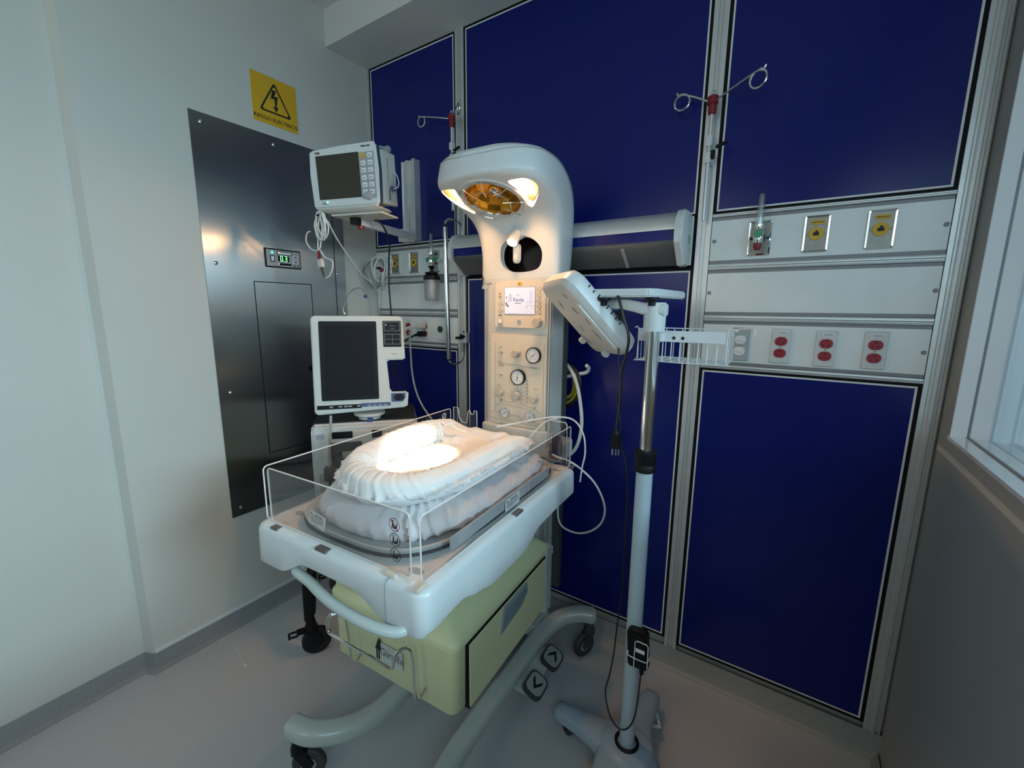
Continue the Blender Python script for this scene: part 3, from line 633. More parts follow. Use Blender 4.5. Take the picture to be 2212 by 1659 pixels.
# --- mattress tray (rounded, with dark seal)
def sup(a, b, n, cx, cy, k=96, lo=0):
    out = []
    for i in range(k):
        t = 2 * pi * i / k; c, s = math.cos(t), math.sin(t)
        nn = n if s > 0 else n * .62
        out.append((cx + a * abs(c) ** (2 / nn) * (1 if c >= 0 else -1), cy + b * abs(s) ** (2 / nn) * (1 if s >= 0 else -1)))
    return out
def trring(k, z): return [(x, y, z) for x, y in sup(.262 + k, .385 + k, 5.5, .002, .425)]
ob('mattress_tray', M().rings([trring(-.03, .972), trring(.0, .972), trring(.012, .980), trring(.016, .999), trring(.012, 1.001), trring(.006, .985), trring(-.02, .983)]), TRAYM, wm, ang=50)
ob('tray_seal', M().rings([trring(.0125, .9795), trring(.0175, .9795), trring(.0175, .9865), trring(.0125, .9865)], closed=True), TRAYD, wm)
ob('tray_lip', M().box(.275, .281, .13, .70, .985, 1.022), TRAYM, wm, bev=.002)
PAPERM = mat('white_paper', (.92, .93, .93), .6)
def paper(parent, X, w, h, nm='warning_label'):
    m = M().plate(rr(0, 0, w, h, .003), -.001, 0, X); m.i = 1
    for k, (a, b) in enumerate(((-.15, .3), (-.4, .4), (-.4, .38), (-.4, .4), (-.4, .1))):
        z = h * (.34 - .15 * k); m.box(a * w, b * w, -.0015, -.0008, z - (.0015 if k == 0 else .0006), z + .0006, X)
    m.plate([(-.44 * w, h * .28), (-.34 * w, h * .28), (-.39 * w, h * .42)], -.0015, -.0008, X)
    ob(nm, m, [PAPERM, INK], parent)
paper(wm, Matrix.Translation((-.085, .027, 1.017)) @ Matrix.Rotation(rad(-10), 4, 'Z') @ Matrix.Rotation(rad(-12), 4, 'X'), .085, .034)
paper(wm, Matrix.Translation((.2855, .425, 1.000)) @ Matrix.Rotation(pi / 2, 4, 'Z'), .086, .036)
# --- column with consoles
col = ob('column', M().slab([(-.150, .955), (-.142, .925), (-.118, .916), (-.112, .914), (.160, .914), (.176, .920), (.178, 1.035), (-.150, 1.035)], .95, 1.70), WP, wm, bev=.002)
m = M().slab([(-.154, .958), (-.146, .926), (-.122, .917), (-.118, .925), (-.118, .96)], 1.02, 1.665); ob('side_extrusion', m, mat('warm_grey_extrusion', (.50, .49, .45), .35, .3), wm)
m = M().box(.163, .166, .9125, .918, 1.02, 1.69); m.box(.172, .1745, .9155, .921, 1.02, 1.69); ob('column_groove', m, GREYI, wm)
m = M().box(.150, .185, 1.035, 1.075, .30, 1.74); m.box(.183, .190, 1.045, 1.055, .30, 1.74); ob('rear_rail', m, mat('dark_rail', (.10, .11, .11), .4, .5), wm, bev=.002)
def front(poly, y1=.9125, th=.003): return M().plate(poly, y1 - th, y1 + .002)
bb = M().rings([[(x * k + .012, y, z) for x, y in ((-.165, .965), (-.160, .905), (-.12, .890), (.13, .890), (.168, .905), (.172, 1.03), (-.165, 1.03))] for z, k in ((.955, .80), (.975, .86), (1.02, 1.0), (1.072, 1.0), (1.082, .97))])
ob('column_foot', bb, WP, wm, bev=.006)
ob('column_foot_base', M().box(-.10, .24, .895, 1.03, .955, 1.03), WP, wm, bev=.02)
con = ob('display_console', front([(-.083, 1.508), (-.079, 1.682), (-.04, 1.690), (.04, 1.692), (.11, 1.690), (.153, 1.680), (.154, 1.508), (.145, 1.498), (-.075, 1.500)], .912, .006), CREAM, wm, bev=.002)
Y0 = .9055
m = M().box(-.034, .109, Y0 - .001, Y0 + .002, 1.5545, 1.6635); ob('bezel', m, GREYI, con)
ob('lit_display', M().box(-.032, .107, Y0 - .0018, Y0, 1.556, 1.662), LCD, con)
text('screen_text', 'Panda', .021, mat('screen_blue_ink', (.12, .14, .26), .5), con, (.033, Y0 - .0022, 1.612), ex=.0003)
m = M()
m.plate([(-.029, 1.600), (-.024, 1.588), (-.014, 1.583), (-.010, 1.588), (-.018, 1.594), (-.022, 1.604)], Y0 - .0024, Y0 - .0016)
m.plate(disc(-.023, 1.622, .0035, 8), Y0 - .0024, Y0 - .0016); m.plate(disc(-.014, 1.606, .0018, 8), Y0 - .0024, Y0 - .0016); m.plate(disc(-.018, 1.613, .0015, 8), Y0 - .0024, Y0 - .0016)
for x in (-.010, -.005, .0): m.box(x, x + .0012, Y0 - .0024, Y0 - .0016, 1.606, 1.636)
m.box(.016, .045, Y0 - .0024, Y0 - .0016, 1.5975, 1.600); m.tube([(.022, Y0 - .002, 1.628), (.027, Y0 - .002, 1.634), (.032, Y0 - .002, 1.629), (.037, Y0 - .002, 1.633)], .0006, 5)
for p in (((.085, 1.65), (.085, 1.605)), ((.093, 1.65), (.093, 1.605)), ((.066, 1.603), (.098, 1.603)), ((.070, 1.590), (.096, 1.590)), ((.070, 1.590), (.072, 1.574)), ((.096, 1.590), (.098, 1.576)), ((.066, 1.566), (.066, 1.560)), ((.092, 1.566), (.092, 1.560))):
    m.cyl((p[0][0], Y0 - .002, p[0][1]), (p[1][0], Y0 - .002, p[1][1]), .0005, n=5)
ob('screen_drawing', m, GREYI, con, flat=True)
def ring(cx, cz, r, y=Y0, w=.0012, n=20):
    m = M(); m.add([(cx + q * math.cos(2 * pi * k / n), y, cz + q * math.sin(2 * pi * k / n)) for q in (r, r - w) for k in range(n)], [(k, (k + 1) % n, n + (k + 1) % n, n + k) for k in range(n)]); return m
for x, z in ((-.054, 1.595), (-.054, 1.568), (.128, 1.608), (.128, 1.587), (.128, 1.565), (.127, 1.63), (.127, 1.652)):
    m = M().plate(disc(x, z, .0066, 16), Y0 - .0015, Y0); m.i = 1
    q = ring(x, z, .0075, Y0 - .0018); m.add(q.v, q.f); m.box(min(x * .0 + (-.047 if x < 0 else .112), (-.036 if x < 0 else .120)), max((-.047 if x < 0 else .112), (-.036 if x < 0 else .120)), Y0 - .001, Y0, z - .0005, z + .0005)
    ob('soft_button', m, [CREAM, GREYI], con, flat=True)
m = M().plate(rr(-.054, 1.631, .014, .032, .0068), Y0 - .0015, Y0); m.i = 1
m.plate([(-.058, 1.635), (-.050, 1.635), (-.054, 1.641)], Y0 - .0025, Y0 - .001); m.plate([(-.058, 1.627), (-.050, 1.627), (-.054, 1.621)], Y0 - .0025, Y0 - .001); ob('arrow_button', m, [CREAM, INK], con)
m = M().plate(rr(.037, 1.676, .022, .011, .005), Y0 - .0015, Y0 + .001); m.i = 1; m.plate([(.034, 1.673), (.040, 1.673), (.037, 1.680)], Y0 - .002, Y0 - .001); ob('alarm_button', m, [YEL, INK], con)
m = M().plate(rr(-.054, 1.550, .018, .007, .003), Y0 - .001, Y0 + .001); ob('dark_key', m, GREYI, con)
m = M().plate(rr(-.052, 1.526, .024, .026, .003), Y0 - .003, Y0); m.i = 1; m.box(-.060, -.044, Y0 - .0055, Y0 - .002, 1.518, 1.534); ob('power_switch', m, [WP, WTRIM], con, bev=.0008)
m = M().plate(disc(.036, 1.524, .0095, 20), Y0 - .001, Y0 + .001); ob('round_emblem', m, mat('emblem_blue', (.35, .37, .50), .5), con)
def knob(par, x, z, r, y=Y0, dep=.022, m0=WP, ticks=0, name='knob', big=False):
    m = M(); n = 20; RR = []
    for d, k in ((0, 1), (.4, .97), (.92, .86), (1, .78)):
        RR.append([(x + r * k * (1 + (.05 if j % 2 else -.02) * (d < .95)) * math.cos(2 * pi * j / n), y - dep * d, z + r * k * (1 + (.05 if j % 2 else -.02)) * math.sin(2 * pi * j / n)) for j in range(n)])
    m.rings(RR); m.i = 1
    if ticks:
        for j in range(ticks):
            a = rad(215 - 250 * j / (ticks - 1)); q = 1.32; L = .35 if big else .15
            m.cyl((x + r * q * math.cos(a), y - .0006, z + r * q * math.sin(a)), (x + r * (q + L) * math.cos(a), y - .0006, z + r * (q + L) * math.sin(a)), .0007, n=5)
    return ob(name, m, [m0, GREYI], par, ang=30)
KN = mat('knob_beige_grey', (.50, .46, .38), .35)
knob(con, .124, 1.524, .020, m0=KN, dep=.026)
gp = ob('gas_console', front([(-.104, 1.085), (-.104, 1.470), (-.09, 1.474), (.15, 1.472), (.163, 1.466), (.163, 1.082)], .912, .004), CREAM, wm, bev=.002)
Y1 = .9075
m = M()
for p in (((-.097, 1.477), (.163, 1.475)), ((-.070, 1.352), (.135, 1.340)), ((-.068, 1.176), (.130, 1.162)), ((-.100, 1.108), (.15, 1.095)), ((-.078, 1.44), (-.078, 1.14)), ((.151, 1.44), (.151, 1.12)),
          ((.060, 1.292), (.074, 1.292)), ((.074, 1.292), (.074, 1.200)), ((-.03, 1.186), (.01, 1.186)), ((.01, 1.186), (.018, 1.200)), ((.045, 1.200), (.055, 1.180)), ((.055, 1.180), (.10, 1.176)), ((-.10, 1.136), (-.045, 1.136)), ((-.007, 1.132), (.04, 1.128)), ((.04, 1.128), (.05, 1.108)), ((.05, 1.108), (.07, 1.118)), ((.115, 1.118), (.12, 1.10)), ((.12, 1.10), (.14, 1.11))):
    m.cyl((p[0][0], Y1 - .0003, p[0][1]), (p[1][0], Y1 - .0003, p[1][1]), .0009, n=5)
ob('flow_diagram', m, CREAMD, gp)
m = M()
for x0, x1, z in ((-.066, -.052, 1.254), (.108, .126, 1.252), (.01, .02, 1.262), (-.064, -.050, 1.356), (.085, .120, 1.3385), (-.075, -.062, 1.165), (.128, .142, 1.155), (-.064, -.056, 1.415)): m.box(x0, x1, Y1 - .0006, Y1, z - .0016, z + .0016)
for z in (1.28, 1.266, 1.252, 1.238, 1.224, 1.210): m.box(.0765, .0815, Y1 - .0006, Y1, z, z + .006)
m.plate(disc(-.052, 1.418, .005, 8), Y1 - .0006, Y1); m.plate(rr(-.05, 1.341, .024, .009, .003), Y1 - .0006, Y1); m.plate([(-.06, 1.186), (-.045, 1.182), (-.04, 1.194), (-.05, 1.198)], Y1 - .0006, Y1); m.plate([(.066, 1.190), (.078, 1.190), (.082, 1.198)], Y1 - .0006, Y1); m.plate([(.10, 1.172), (.118, 1.168), (.12, 1.180)], Y1 - .0006, Y1)
ob('console_markings', m, CREAMD, gp)
def gauge(x, z, r, ang, rim, dep=.014):
    m = M().lathe([(r, 0), (r, dep), (r * .9, dep + .001), (r * .88, dep - .002)], 32, Matrix.Translation((x, Y1, z)) @ Matrix.Rotation(pi / 2, 4, 'X'))
    g = ob('gauge', m, rim, gp)
    yy = Y1 - dep - .0002
    ob('dial', M().plate(disc(x, z, r * .89), yy + .0012, yy + .003), WTRIM, g)
    m = M(); n = 26
    for k in range(n):
        a = rad(230 - 280 * k / (n - 1)); m.cyl((x + r * .70 * math.cos(a), yy + .0008, z + r * .70 * math.sin(a)), (x + r * .80 * math.cos(a), yy + .0008, z + r * .80 * math.sin(a)), .0004, n=4)
    for k in range(6):
        a = rad(230 - 280 * k / 5); m.box(x + r * .55 * math.cos(a) - .0014, x + r * .55 * math.cos(a) + .0014, yy + .0004, yy + .0012, z + r * .55 * math.sin(a) - .001, z + r * .55 * math.sin(a) + .001)
    a = rad(ang); m.cyl((x - r * .4 * math.cos(a), yy, z - r * .4 * math.sin(a)), (x + r * .65 * math.cos(a), yy, z + r * .65 * math.sin(a)), .0011, .0004, n=6)
    m.cyl((x, yy - .0005, z), (x, yy + .001, z), .0022, n=10)
    ob('needle_scale', m, INK, g)
gauge(.107, 1.392, .0325, 35, BLK); gauge(.038, 1.297, .0325, 85, BLK, .016)
gauge(-.024, 1.138, .0215, 40, CHROME, .012); gauge(.096, 1.135, .0225, 35, CHROME, .012)
for x, z in ((-.050, 1.395), (-.050, 1.300)):
    m = M().lathe([(.0075, 0), (.0075, .003), (.005, .006), (.004, .010), (.0025, .018), (.0035, .020), (.0005, .022)], 14, Matrix.Translation((x, Y1, z)) @ Matrix.Rotation(pi / 2, 4, 'X')); ob('toggle_switch', m, CHROME, gp)
knob(gp, .029, 1.396, .0165, Y1, .028, KN); knob(gp, -.052, 1.222, .0165, Y1, .024, KN, 13); knob(gp, .031, 1.219, .020, Y1, .026, KN, 9, big=True); knob(gp, .112, 1.212, .0165, Y1, .024, KN, 13)
# --- hood
ST = [(.914, 1.660, 1.055, 1.655, .182), (.916, 1.74, 1.085, 1.75, .184), (.914, 1.80, 1.095, 1.84, .186), (.900, 1.865, 1.088, 1.93, .192), (.872, 1.908, 1.055, 2.015, .202), (.828, 1.938, .985, 2.075, .213), (.757, 1.966, .87, 2.112, .221), (.70, 1.984, .765, 2.120, .215), (.665, 1.996, .700, 2.115, .195), (.640, 2.005, .660, 2.108, .160), (.622, 2.012, .632, 2.100, .110), (.613, 2.020, .616, 2.090, .045)]
def hstn(t):
    i = min(int(t), len(ST) - 2); q = t - i; g = lambda k: ST[max(0, min(len(ST) - 1, k))]
    return [0.5 * ((2 * g(i)[k]) + (g(i + 1)[k] - g(i - 1)[k]) * q + (2 * g(i - 1)[k] - 5 * g(i)[k] + 4 * g(i + 1)[k] - g(i + 2)[k]) * q * q + (3 * g(i)[k] - g(i - 1)[k] - 3 * g(i + 1)[k] + g(i + 2)[k]) * q ** 3) for k in range(5)]
def hood(lo, hi, dw, nst=56, nseg=48, ex=4.5, tm=11):
    R = []
    for i in range(nst):
        vi, zi, vo, zo, hw = hstn(tm * i / (nst - 1)); A = Vector((0, vi, zi)); B = Vector((0, vo, zo)); D = B - A
        a = A + D * lo; b = A + D * hi; c = (a + b) / 2; h = (b - a) / 2; ring = []
        for k in range(nseg):
            t = 2 * pi * k / nseg; x = math.cos(t); y = math.sin(t)
            x = abs(x) ** (2 / ex) * (1 if x >= 0 else -1); y = abs(y) ** (2 / ex) * (1 if y >= 0 else -1)
            ring.append(Vector((.010 + x * (hw - dw), 0, 0)) + c + h * y)
        R.append(ring)
    return M().rings(R)
hd = ob('hood', hood(0, 1.0, 0), [WP2, mat('dark_hood_interior', (.015, .013, .014), .6)], wm, ang=50)
# opening through the neck, dished ring and heater well
hole = [(-.050, 1.752), (-.060, 1.785), (-.052, 1.825), (-.020, 1.848), (.04, 1.858), (.085, 1.848), (.118, 1.820), (.128, 1.785), (.120, 1.745), (.095, 1.728), (.04, 1.722), (-.02, 1.728)]
hs = [(p.x, p.y) for p in smooth([(a, b, 0) for a, b in hole], 4, True)]
cut(hd, M().plate(hs, .80, 1.25)); cm = M(); cm.i = 1; cm.plate(rr(.012, 1.785, .29, .20, .05), .945, 1.25); cut(hd, cm)
HX = Matrix((( 1, 0, 0, .003), (0, .9468, -.3219, .757), (0, -.3219, -.9468, 1.966), (0, 0, 0, 1)))   # a, b, outward normal
m = M().cyl(HX @ Vector((0, 0, -.085)), HX @ Vector((0, 0, .03)), .104, n=40)
cut(hd, m)
LP = [(.112, -.088), (.150, -.090), (.178, -.078), (.193, -.045), (.187, -.010), (.165, .030), (.135, .066), (.122, .068), (.116, .045), (.126, .0), (.122, -.045)]
LP = [(p.x, p.y) for p in smooth([(a, b, 0) for a, b in LP], 3, True)]
for s in (1, -1): cut(hd, M().slab([(a * s, b) for a, b in (LP if s > 0 else LP[::-1])], -.028, .03, HX))
ob('hood_cover', hood(.70, 1.045, .050, tm=9.2), WP2, wm, ang=50)
sm_ = []
for s_ in (1, -1):
    L_ = []
    for i in range(45):
        vi, zi, vo, zo, hw = hstn(10.9 * i / 44); q = .80; L_.append((.010 + s_ * hw * .988, vi + (vo - vi) * q, zi + (zo - zi) * q))
    sm_ += L_ if s_ > 0 else L_[::-1]
ob('hood_seam', M().tube(sm_, .0016, 5, sm=1), GREYP, wm)
m = M().lathe([(.104, .004), (.122, .005), (.126, .001), (.126, -.004), (.104, -.006)], 48, HX, True); ob('heater_bezel', m, WP, wm)
m = M(); n = 12; prof = [(.103, .0), (.100, -.012), (.088, -.030), (.070, -.046), (.045, -.056), (.022, -.060), (.001, -.060)]
R = [[HX @ Vector((r * (1 + (.03 if k % 2 else 0)) * math.cos(2 * pi * k / 24), r * (1 + (.03 if k % 2 else 0)) * math.sin(2 * pi * k / 24), z)) for k in range(24)] for r, z in prof]
m.rings(R, cap=False); m.i = 0
hr = ob('heater_reflector', m, GOLD, wm, bev=-1, ang=12)
ob('heater_bulb', M().lathe([(.020, -.058), (.024, -.040), (.020, -.028), (.012, -.022), (.001, -.020)], 20, HX), CHROME, wm)
m = M()
def gz(r): return .004 + .014 * math.sqrt(max(0, 1 - (r / .13) ** 2))
for r in (.119, .070): m.tube([HX @ Vector((r * math.cos(2 * pi * k / 40), r * math.sin(2 * pi * k / 40), gz(r))) for k in range(40)], .0013, 6, closed=True, sm=1)
for k in range(8):
    a = 2 * pi * k / 8 + .2; m.tube([HX @ Vector((r * math.cos(a + (r - .12) * 2), r * math.sin(a + (r - .12) * 2), gz(r))) for r in (.120, .1, .08, .06, .045)], .0012, 5, sm=2)
ob('wire_guard', m, CHROME, wm)
for s in (1, -1):
    P = [(a * s, b) for a, b in LP]; cxl = sum(p[0] for p in P) / len(P); czl = sum(p[1] for p in P) / len(P)
    P2 = [(cxl + (a - cxl) * .93, czl + (b - czl) * .93) for a, b in P]
    m = M().slab(P2, -.0275, -.021, HX); ob('exam_lamp', m, LAMPR, wm)
    m = M().slab([(cxl + q * s, czl + z) for q, z in ((-.022, -.050), (-.002, -.050), (.006, .03), (-.010, .033))], -.0215, -.0135, HX); ob('lamp_tube', m, LAMPT, wm)
ob('hood_back', M().plate(rr(.012, 1.785, .286, .196, .048), 1.030, 1.036), mat('dark_glossy_back', (.02, .012, .012), .12), wm)
DX = Matrix.Translation((.030, .9135, 1.862)) @ Matrix.Rotation(rad(90 - 14), 4, 'X')
m = M().lathe([(.072, -.002), (.072, .003), (.069, .0035), (.068, -.001)], 40, Matrix.Translation((.030, .9105, 1.838)) @ Matrix.Rotation(pi / 2, 4, 'X'), True); cut(ob('spot_ring', m, WP, wm), M().plate(hs, .80, 1.25))
m = M().lathe([(.030, -.01), (.028, .006), (.02, .014), (.001, .016)], 24, Matrix.Translation((.028, .905, 1.875)) @ Matrix.Rotation(rad(78), 4, 'X')); ob('spot_socket', m, WP, wm)
SX = Matrix.Translation((.030, .880, 1.862)) @ Matrix.Rotation(rad(-38), 4, 'X')
sp = ob('spot_lamp', M().lathe([(.001, .016), (.016, .014), (.021, .004), (.0235, -.030), (.0225, -.044), (.001, -.040)], 24, SX), WP, wm)
ob('spot_lens', M().lathe([(.0195, -.0425), (.0195, -.0448), (.001, -.0455)], 24, SX), LAMPE, sp)
ob('spot_handle', M().plate(rr(.036, 1.790, .032, .075, .014), .872, .892), WP, sp, bev=.006)
ob('handle_button', M().plate(rr(.036, 1.778, .013, .020, .003), .8705, .874), WTRIM, sp)
text('hood_text', 'Giraffe', .013, GREYI, wm, (-.118, .9125, 1.680), ex=.0004)
m = M(); 
for q in ([(-.150, 1.672), (-.146, 1.672), (-.144, 1.690), (-.140, 1.700), (-.147, 1.702), (-.149, 1.694)],): m.plate(q, .9115, .9145)
m.plate([(-.152, 1.703), (-.138, 1.705), (-.145, 1.709)], .9115, .9145); ob('hood_emblem', m, INK, wm)
m = M()
for k in range(3): m.box(.1955, .1975, 1.0 + .002, 1.0 + .02, 1.690 + k * .014, 1.697 + k * .014)
ob('side_marks', m, INK, wm)
# rear service block, cuff port
m = M().box(.178, .250, .90, 1.0, .975, 1.045); ob('sensor_box', m, WP, wm, bev=.006)
ob('port_plate', M().box(.20, .243, .893, .901, .985, 1.075), mat('mid_grey_plastic', (.2, .2, .2), .4), wm, bev=.003)
m = M().box(.21, .232, .885, .895, 1.0, 1.012); ob('blue_port', m, NAVY, wm)
# hook for hoses behind the column
ob('hose_hook', M().tube([(.155, 1.09, 1.28), (.22, 1.10, 1.30), (.26, 1.10, 1.31), (.275, 1.09, 1.33), (.272, 1.07, 1.345)], .008, 10), WP2, wm)

# lamps of the warmer
def spot(name, u, v, z, tu, tv, tz, power, colr, ang, blend, r=.02):
    l = bpy.data.lights.new(name, 'SPOT'); l.energy = power; l.color = colr; l.spot_size = rad(ang); l.spot_blend = blend; l.shadow_soft_size = r
    o = bpy.data.objects.new(name, l); COL.objects.link(o); o.location = at(u, v, z)
    o.rotation_euler = (Vector(at(tu, tv, tz)) - Vector(at(u, v, z))).to_track_quat('-Z', 'Y').to_euler(); return o
WC = (1.0, .66, .36)
spot('procedure_light', .030, .845, 1.818, -.070, .41, 1.09, 85, (1.0, .82, .56), 18, .35, .012)
spot('heater_glow', .0, .757, 1.945, .0, .42, 1.0, 5, (1.0, .55, .25), 110, .5, .06)

# ================================================================ bedding
def bedloc(u, v, z): return at(u, v, z)
def fbm(x, y, z, s): return noise.noise(Vector((x, y, z)) * s)
MZ = .88
mt = thing('mattress', 'white sheet covered mattress lying in the warmer tray', 'mattress', at(0, .43, .985), TH)
R = []
nk = 260
for zz, k in ((.0, -.045), (.0, -.028), (.006, -.016), (.020, -.008), (.036, -.006), (.052, -.012), (.066, -.028), (.076, -.060), (.080, -.10), (.081, -.16), (.081, -.22)):
    ring = []
    for i, (x, y) in enumerate(sup(.268 + k, .375 + k, 4.6, 0, -.005, nk)):
        t = i / nk * 2 * pi; s = 1 if .005 < zz < .07 else .35
        rs = 1 if (t < 1.0 or t > 5.2) else .30
        gz_ = (1 - abs(math.sin(21 * t + 4 * fbm(x, y, 0, 9) + zz * 30))) ** 1.6
        w = s * (.008 * fbm(x, y, zz * .7, 12) + .017 * rs * (gz_ - .4) + .003 * fbm(x, y, zz, 40))
        n = Vector((x, y, 0)).normalized()
        q = Vector((x, y, zz * MZ)) + n * w; q.z += (.006 * fbm(x, y, 0, 12) + .009 * rs * (gz_ - .4)) * (zz > .045)
        ring.append(q)
    R.append(ring)
mm = ob('sheet', M().rings(R), CLOTH2, mt, ang=80)
ns = thing('nesting_pillow', 'white cotton nest pillow with raised rim and ties, lit brightly on the mattress', 'pillow', at(0, .40, 1.0625), TH)
def folds(i, seed, wl=5.2):      # sharp little gathers running across the bolster
    a = math.sin(i * 2 * pi / wl / 1.9 + 3.0 * fbm(i * .03, seed, 0, 2.0)); b = math.sin(i * 2 * pi / wl / 3.3 + 5.0 * fbm(i * .025, seed + 5, 0, 2.0) + 1)
    return .55 * (1 - abs(a)) ** 1.5 + .45 * (1 - abs(b)) ** 2 - .3
def tubec(ctrl, rfun, nc=44, amp=1.0, seed=0.0):
    P = smooth(ctrl, 24); L = len(P); R = []
    for i, p in enumerate(P):
        t = P[min(i + 1, L - 1)] - P[max(i - 1, 0)]; t.normalize(); out = t.cross(Vector((0, 0, 1))).normalized(); up = Vector((0, 0, 1))
        s = i / (L - 1); ra, rb = rfun(s); ring = []
        for k in range(nc):
            a = 2 * pi * k / nc; c, q = math.cos(a), math.sin(a)
            inner = max(0, -c) ** .7; seam = math.exp(-((math.sin(a) + .12) / .22) ** 2) * max(0, c)
            f = folds(i + 5 * math.sin(a * 1.0), seed)
            w = 1 + amp * (.32 * f * (.30 + .8 * inner + .9 * seam) + .10 * fbm(p.x, p.y, a * .2 + seed, 11))
            ring.append(p + out * (c * ra * w + .010 * seam) + up * (q * rb * w + .008 * seam * fbm(i * .12, 3, 0, 1.5) * 2))
        R.append(ring)
    return M().rings(R)
def rf(s):
    e = min(1, s / .06, (1 - s) / .14); e = max(.10, e) ** .55
    return (.047 + .005 * (s < .35)) * e * (1 if s > .1 else 1), (.040 + .006 * max(0, 1 - abs(s - .16) / .22)) * e
ct = [(-.155, .235, .046), (-.165, .19, .048), (-.172, .10, .048), (-.172, -.02, .044), (-.155, -.14, .038), (-.105, -.220, .033), (-.028, -.258, .033), (.055, -.258, .033), (.125, -.205, .033), (.156, -.10, .034), (.163, .04, .036), (.166, .16, .036), (.168, .28, .030), (.160, .375, .010)]
rim = ob('rim_bolster', tubec(ct, rf), CLOTH, ns, ang=80)
# base cushion with pinched seam
R = []
for zz, k in ((-.004, -.02), (.0, .0), (.012, .014), (.026, .016), (.036, .008), (.040, -.03), (.026, -.065), (.012, -.10)):
    ring = []
    for i, (x, y) in enumerate(sup(.210 + k, .325 + k, 3.6, -.005, .02, 140)):
        t = i / 140 * 2 * pi; n = Vector((x, y, 0)).normalized()
        ring.append(Vector((x, y, zz)) + n * (.004 * math.sin(23 * t + 4 * math.sin(3 * t)) + .006 * fbm(x, y, zz, 11)) + Vector((0, 0, .006 * fbm(x, y, 1, 14) + (.005 * math.sin(19 * t + 2 * math.sin(4 * t)) if .02 < zz < .04 else 0))))
    R.append(ring)
bc = ob('base_cushion', M().rings(R), CLOTH2, ns, ang=80)
rows = []
for i in range(30):
    row = []
    for k in range(30):
        x = -.125 + .25 * k / 29; y = -.22 + .56 * i / 29
        row.append((x, y, .017 + .006 * math.cos(x * 12) + .005 * fbm(x, y, 2, 9) - .0015 * math.sin(60 * x + 20 * y)))
    rows.append(row)
m = M().grid(rows); v0 = len(m.v); top = list(m.v)
pd = ob('inner_pad', m, CLOTH, ns, bev=-1, ang=80); sd = pd.modifiers.new('t', 'SOLIDIFY'); sd.thickness = .012; sd.offset = -1
rows = []
for i in range(46):
    row = []
    for k in range(60):
        a = k / 59; q = i / 45; x = -.232 + .385 * a; y = .185 + .215 * q - .02 * a
        pk = math.exp(-((x + .205 - .01 * q) / .075) ** 2) * .050 * math.sin(pi * min(1, .12 + q * .72)) + .018 * math.exp(-((x + .08) / .07) ** 2) * math.sin(pi * q)
        row.append((x, y, .020 + pk + .012 * (a > .8) * (a - .8) * 5 * (1 - q) + .007 * fbm(x, y, 3, 16) + .0045 * (1 - abs(math.sin(30 * x + 22 * y + 4 * fbm(x, y, 0, 8)))) - .030 * q ** 3))
    rows.append(row)
fl = ob('head_flap', M().grid(rows), CLOTH, ns, bev=-1, ang=80); sd = fl.modifiers.new('t', 'SOLIDIFY'); sd.thickness = .008; sd.offset = -1
m = M(); c = Vector((-.120, .215, .075))
m.tube([c, c + Vector((-.018, -.012, .012)), c + Vector((-.034, -.006, .006)), c + Vector((-.02, .004, .0)), c], .0032, 6); m.tube([c, c + Vector((.018, .0, .010)), c + Vector((.032, .01, .004)), c + Vector((.016, .01, .0)), c], .0032, 6)
m.tube([c, c + Vector((.004, -.02, -.014)), c + Vector((.008, -.034, -.036))], .0035, 6); m.tube([c, c + Vector((.022, .004, .002)), c + Vector((.05, .012, -.012)), c + Vector((.075, .022, -.022))], .0032, 6)
m.tube([(-.165, .21, .088), (-.14, .214, .084), c], .003, 6); ob('tie_strings', m, CLOTH, ns)
m = M(); m.tube([(.205, .02, .030), (.212, .012, .040), (.216, -.01, .034), (.220, -.03, .030)], .0026, 6); m.tube([(.205, .02, .030), (.214, .03, .034), (.218, .045, .028)], .0026, 6); ob('side_tie', m, CLOTH, ns)

# ================================================================ phototherapy stand
PX, PY = -.337, 1.250
st = thing('phototherapy_lamp', 'wheeled phototherapy light on a chrome and grey pole, right of the warmer', 'phototherapy lamp', (PX, PY, 0))
def leg(a, L, wd=.052):
    c, s = math.cos(rad(a)), math.sin(rad(a)); R = []
    for t, w, zt, zb in ((0, 1.3, .118, .060), (.16, 1.45, .118, .060), (.27, 1.20, .115, .060), (.40, .92, .109, .060), (.6, .78, .103, .058), (.88, .66, .094, .052), (.97, .56, .089, .055), (1.0, .30, .080, .062)):
        p = Vector((c, s, 0)) * L * t; n = Vector((-s, c, 0)); R.append([p + n * x * w + Vector((0, 0, z)) for x, z in ((-wd, zb), (-wd, zt - .014), (-wd * .75, zt - .003), (0, zt), (wd * .75, zt - .003), (wd, zt - .014), (wd, zb))])
    return M().rings(R)
hubm = M().lathe([(.088, .062), (.090, .108), (.078, .119), (.03, .123), (.001, .123)], 32); base = ob('base_hub', hubm, SBLUE, st, ang=50)
for a, L in ((174, .285), (88, .300), (258, .34), (-34, .335)):
    ob('base_leg', leg(a, L), SBLUE, st, ang=50)
    c, s = math.cos(rad(a)), math.sin(rad(a)); caster(st, c * (L - .045), s * (L - .045), a + {174: 150, 88: 32, 258: 10, -34: 20}[a], .062, r=.030, wd=.020, body=BLK, wheelm=RUB, lever=WP2 if a == 88 else None, hub=GREYP, off=.014)
m = M().lathe([(.031, .121), (.040, .121), (.041, .127), (.036, .131), (.031, .129)], 36, None, True); ob('base_ring', m, BLK, st)
ob('lower_pole', M().cyl((0, 0, .10), (0, 0, 1.105), .0245, n=32), SBLUE2, st)
ob('upper_pole', M().cyl((0, 0, 1.10), (0, 0, 1.535), .0185, n=32), CHROME, st)
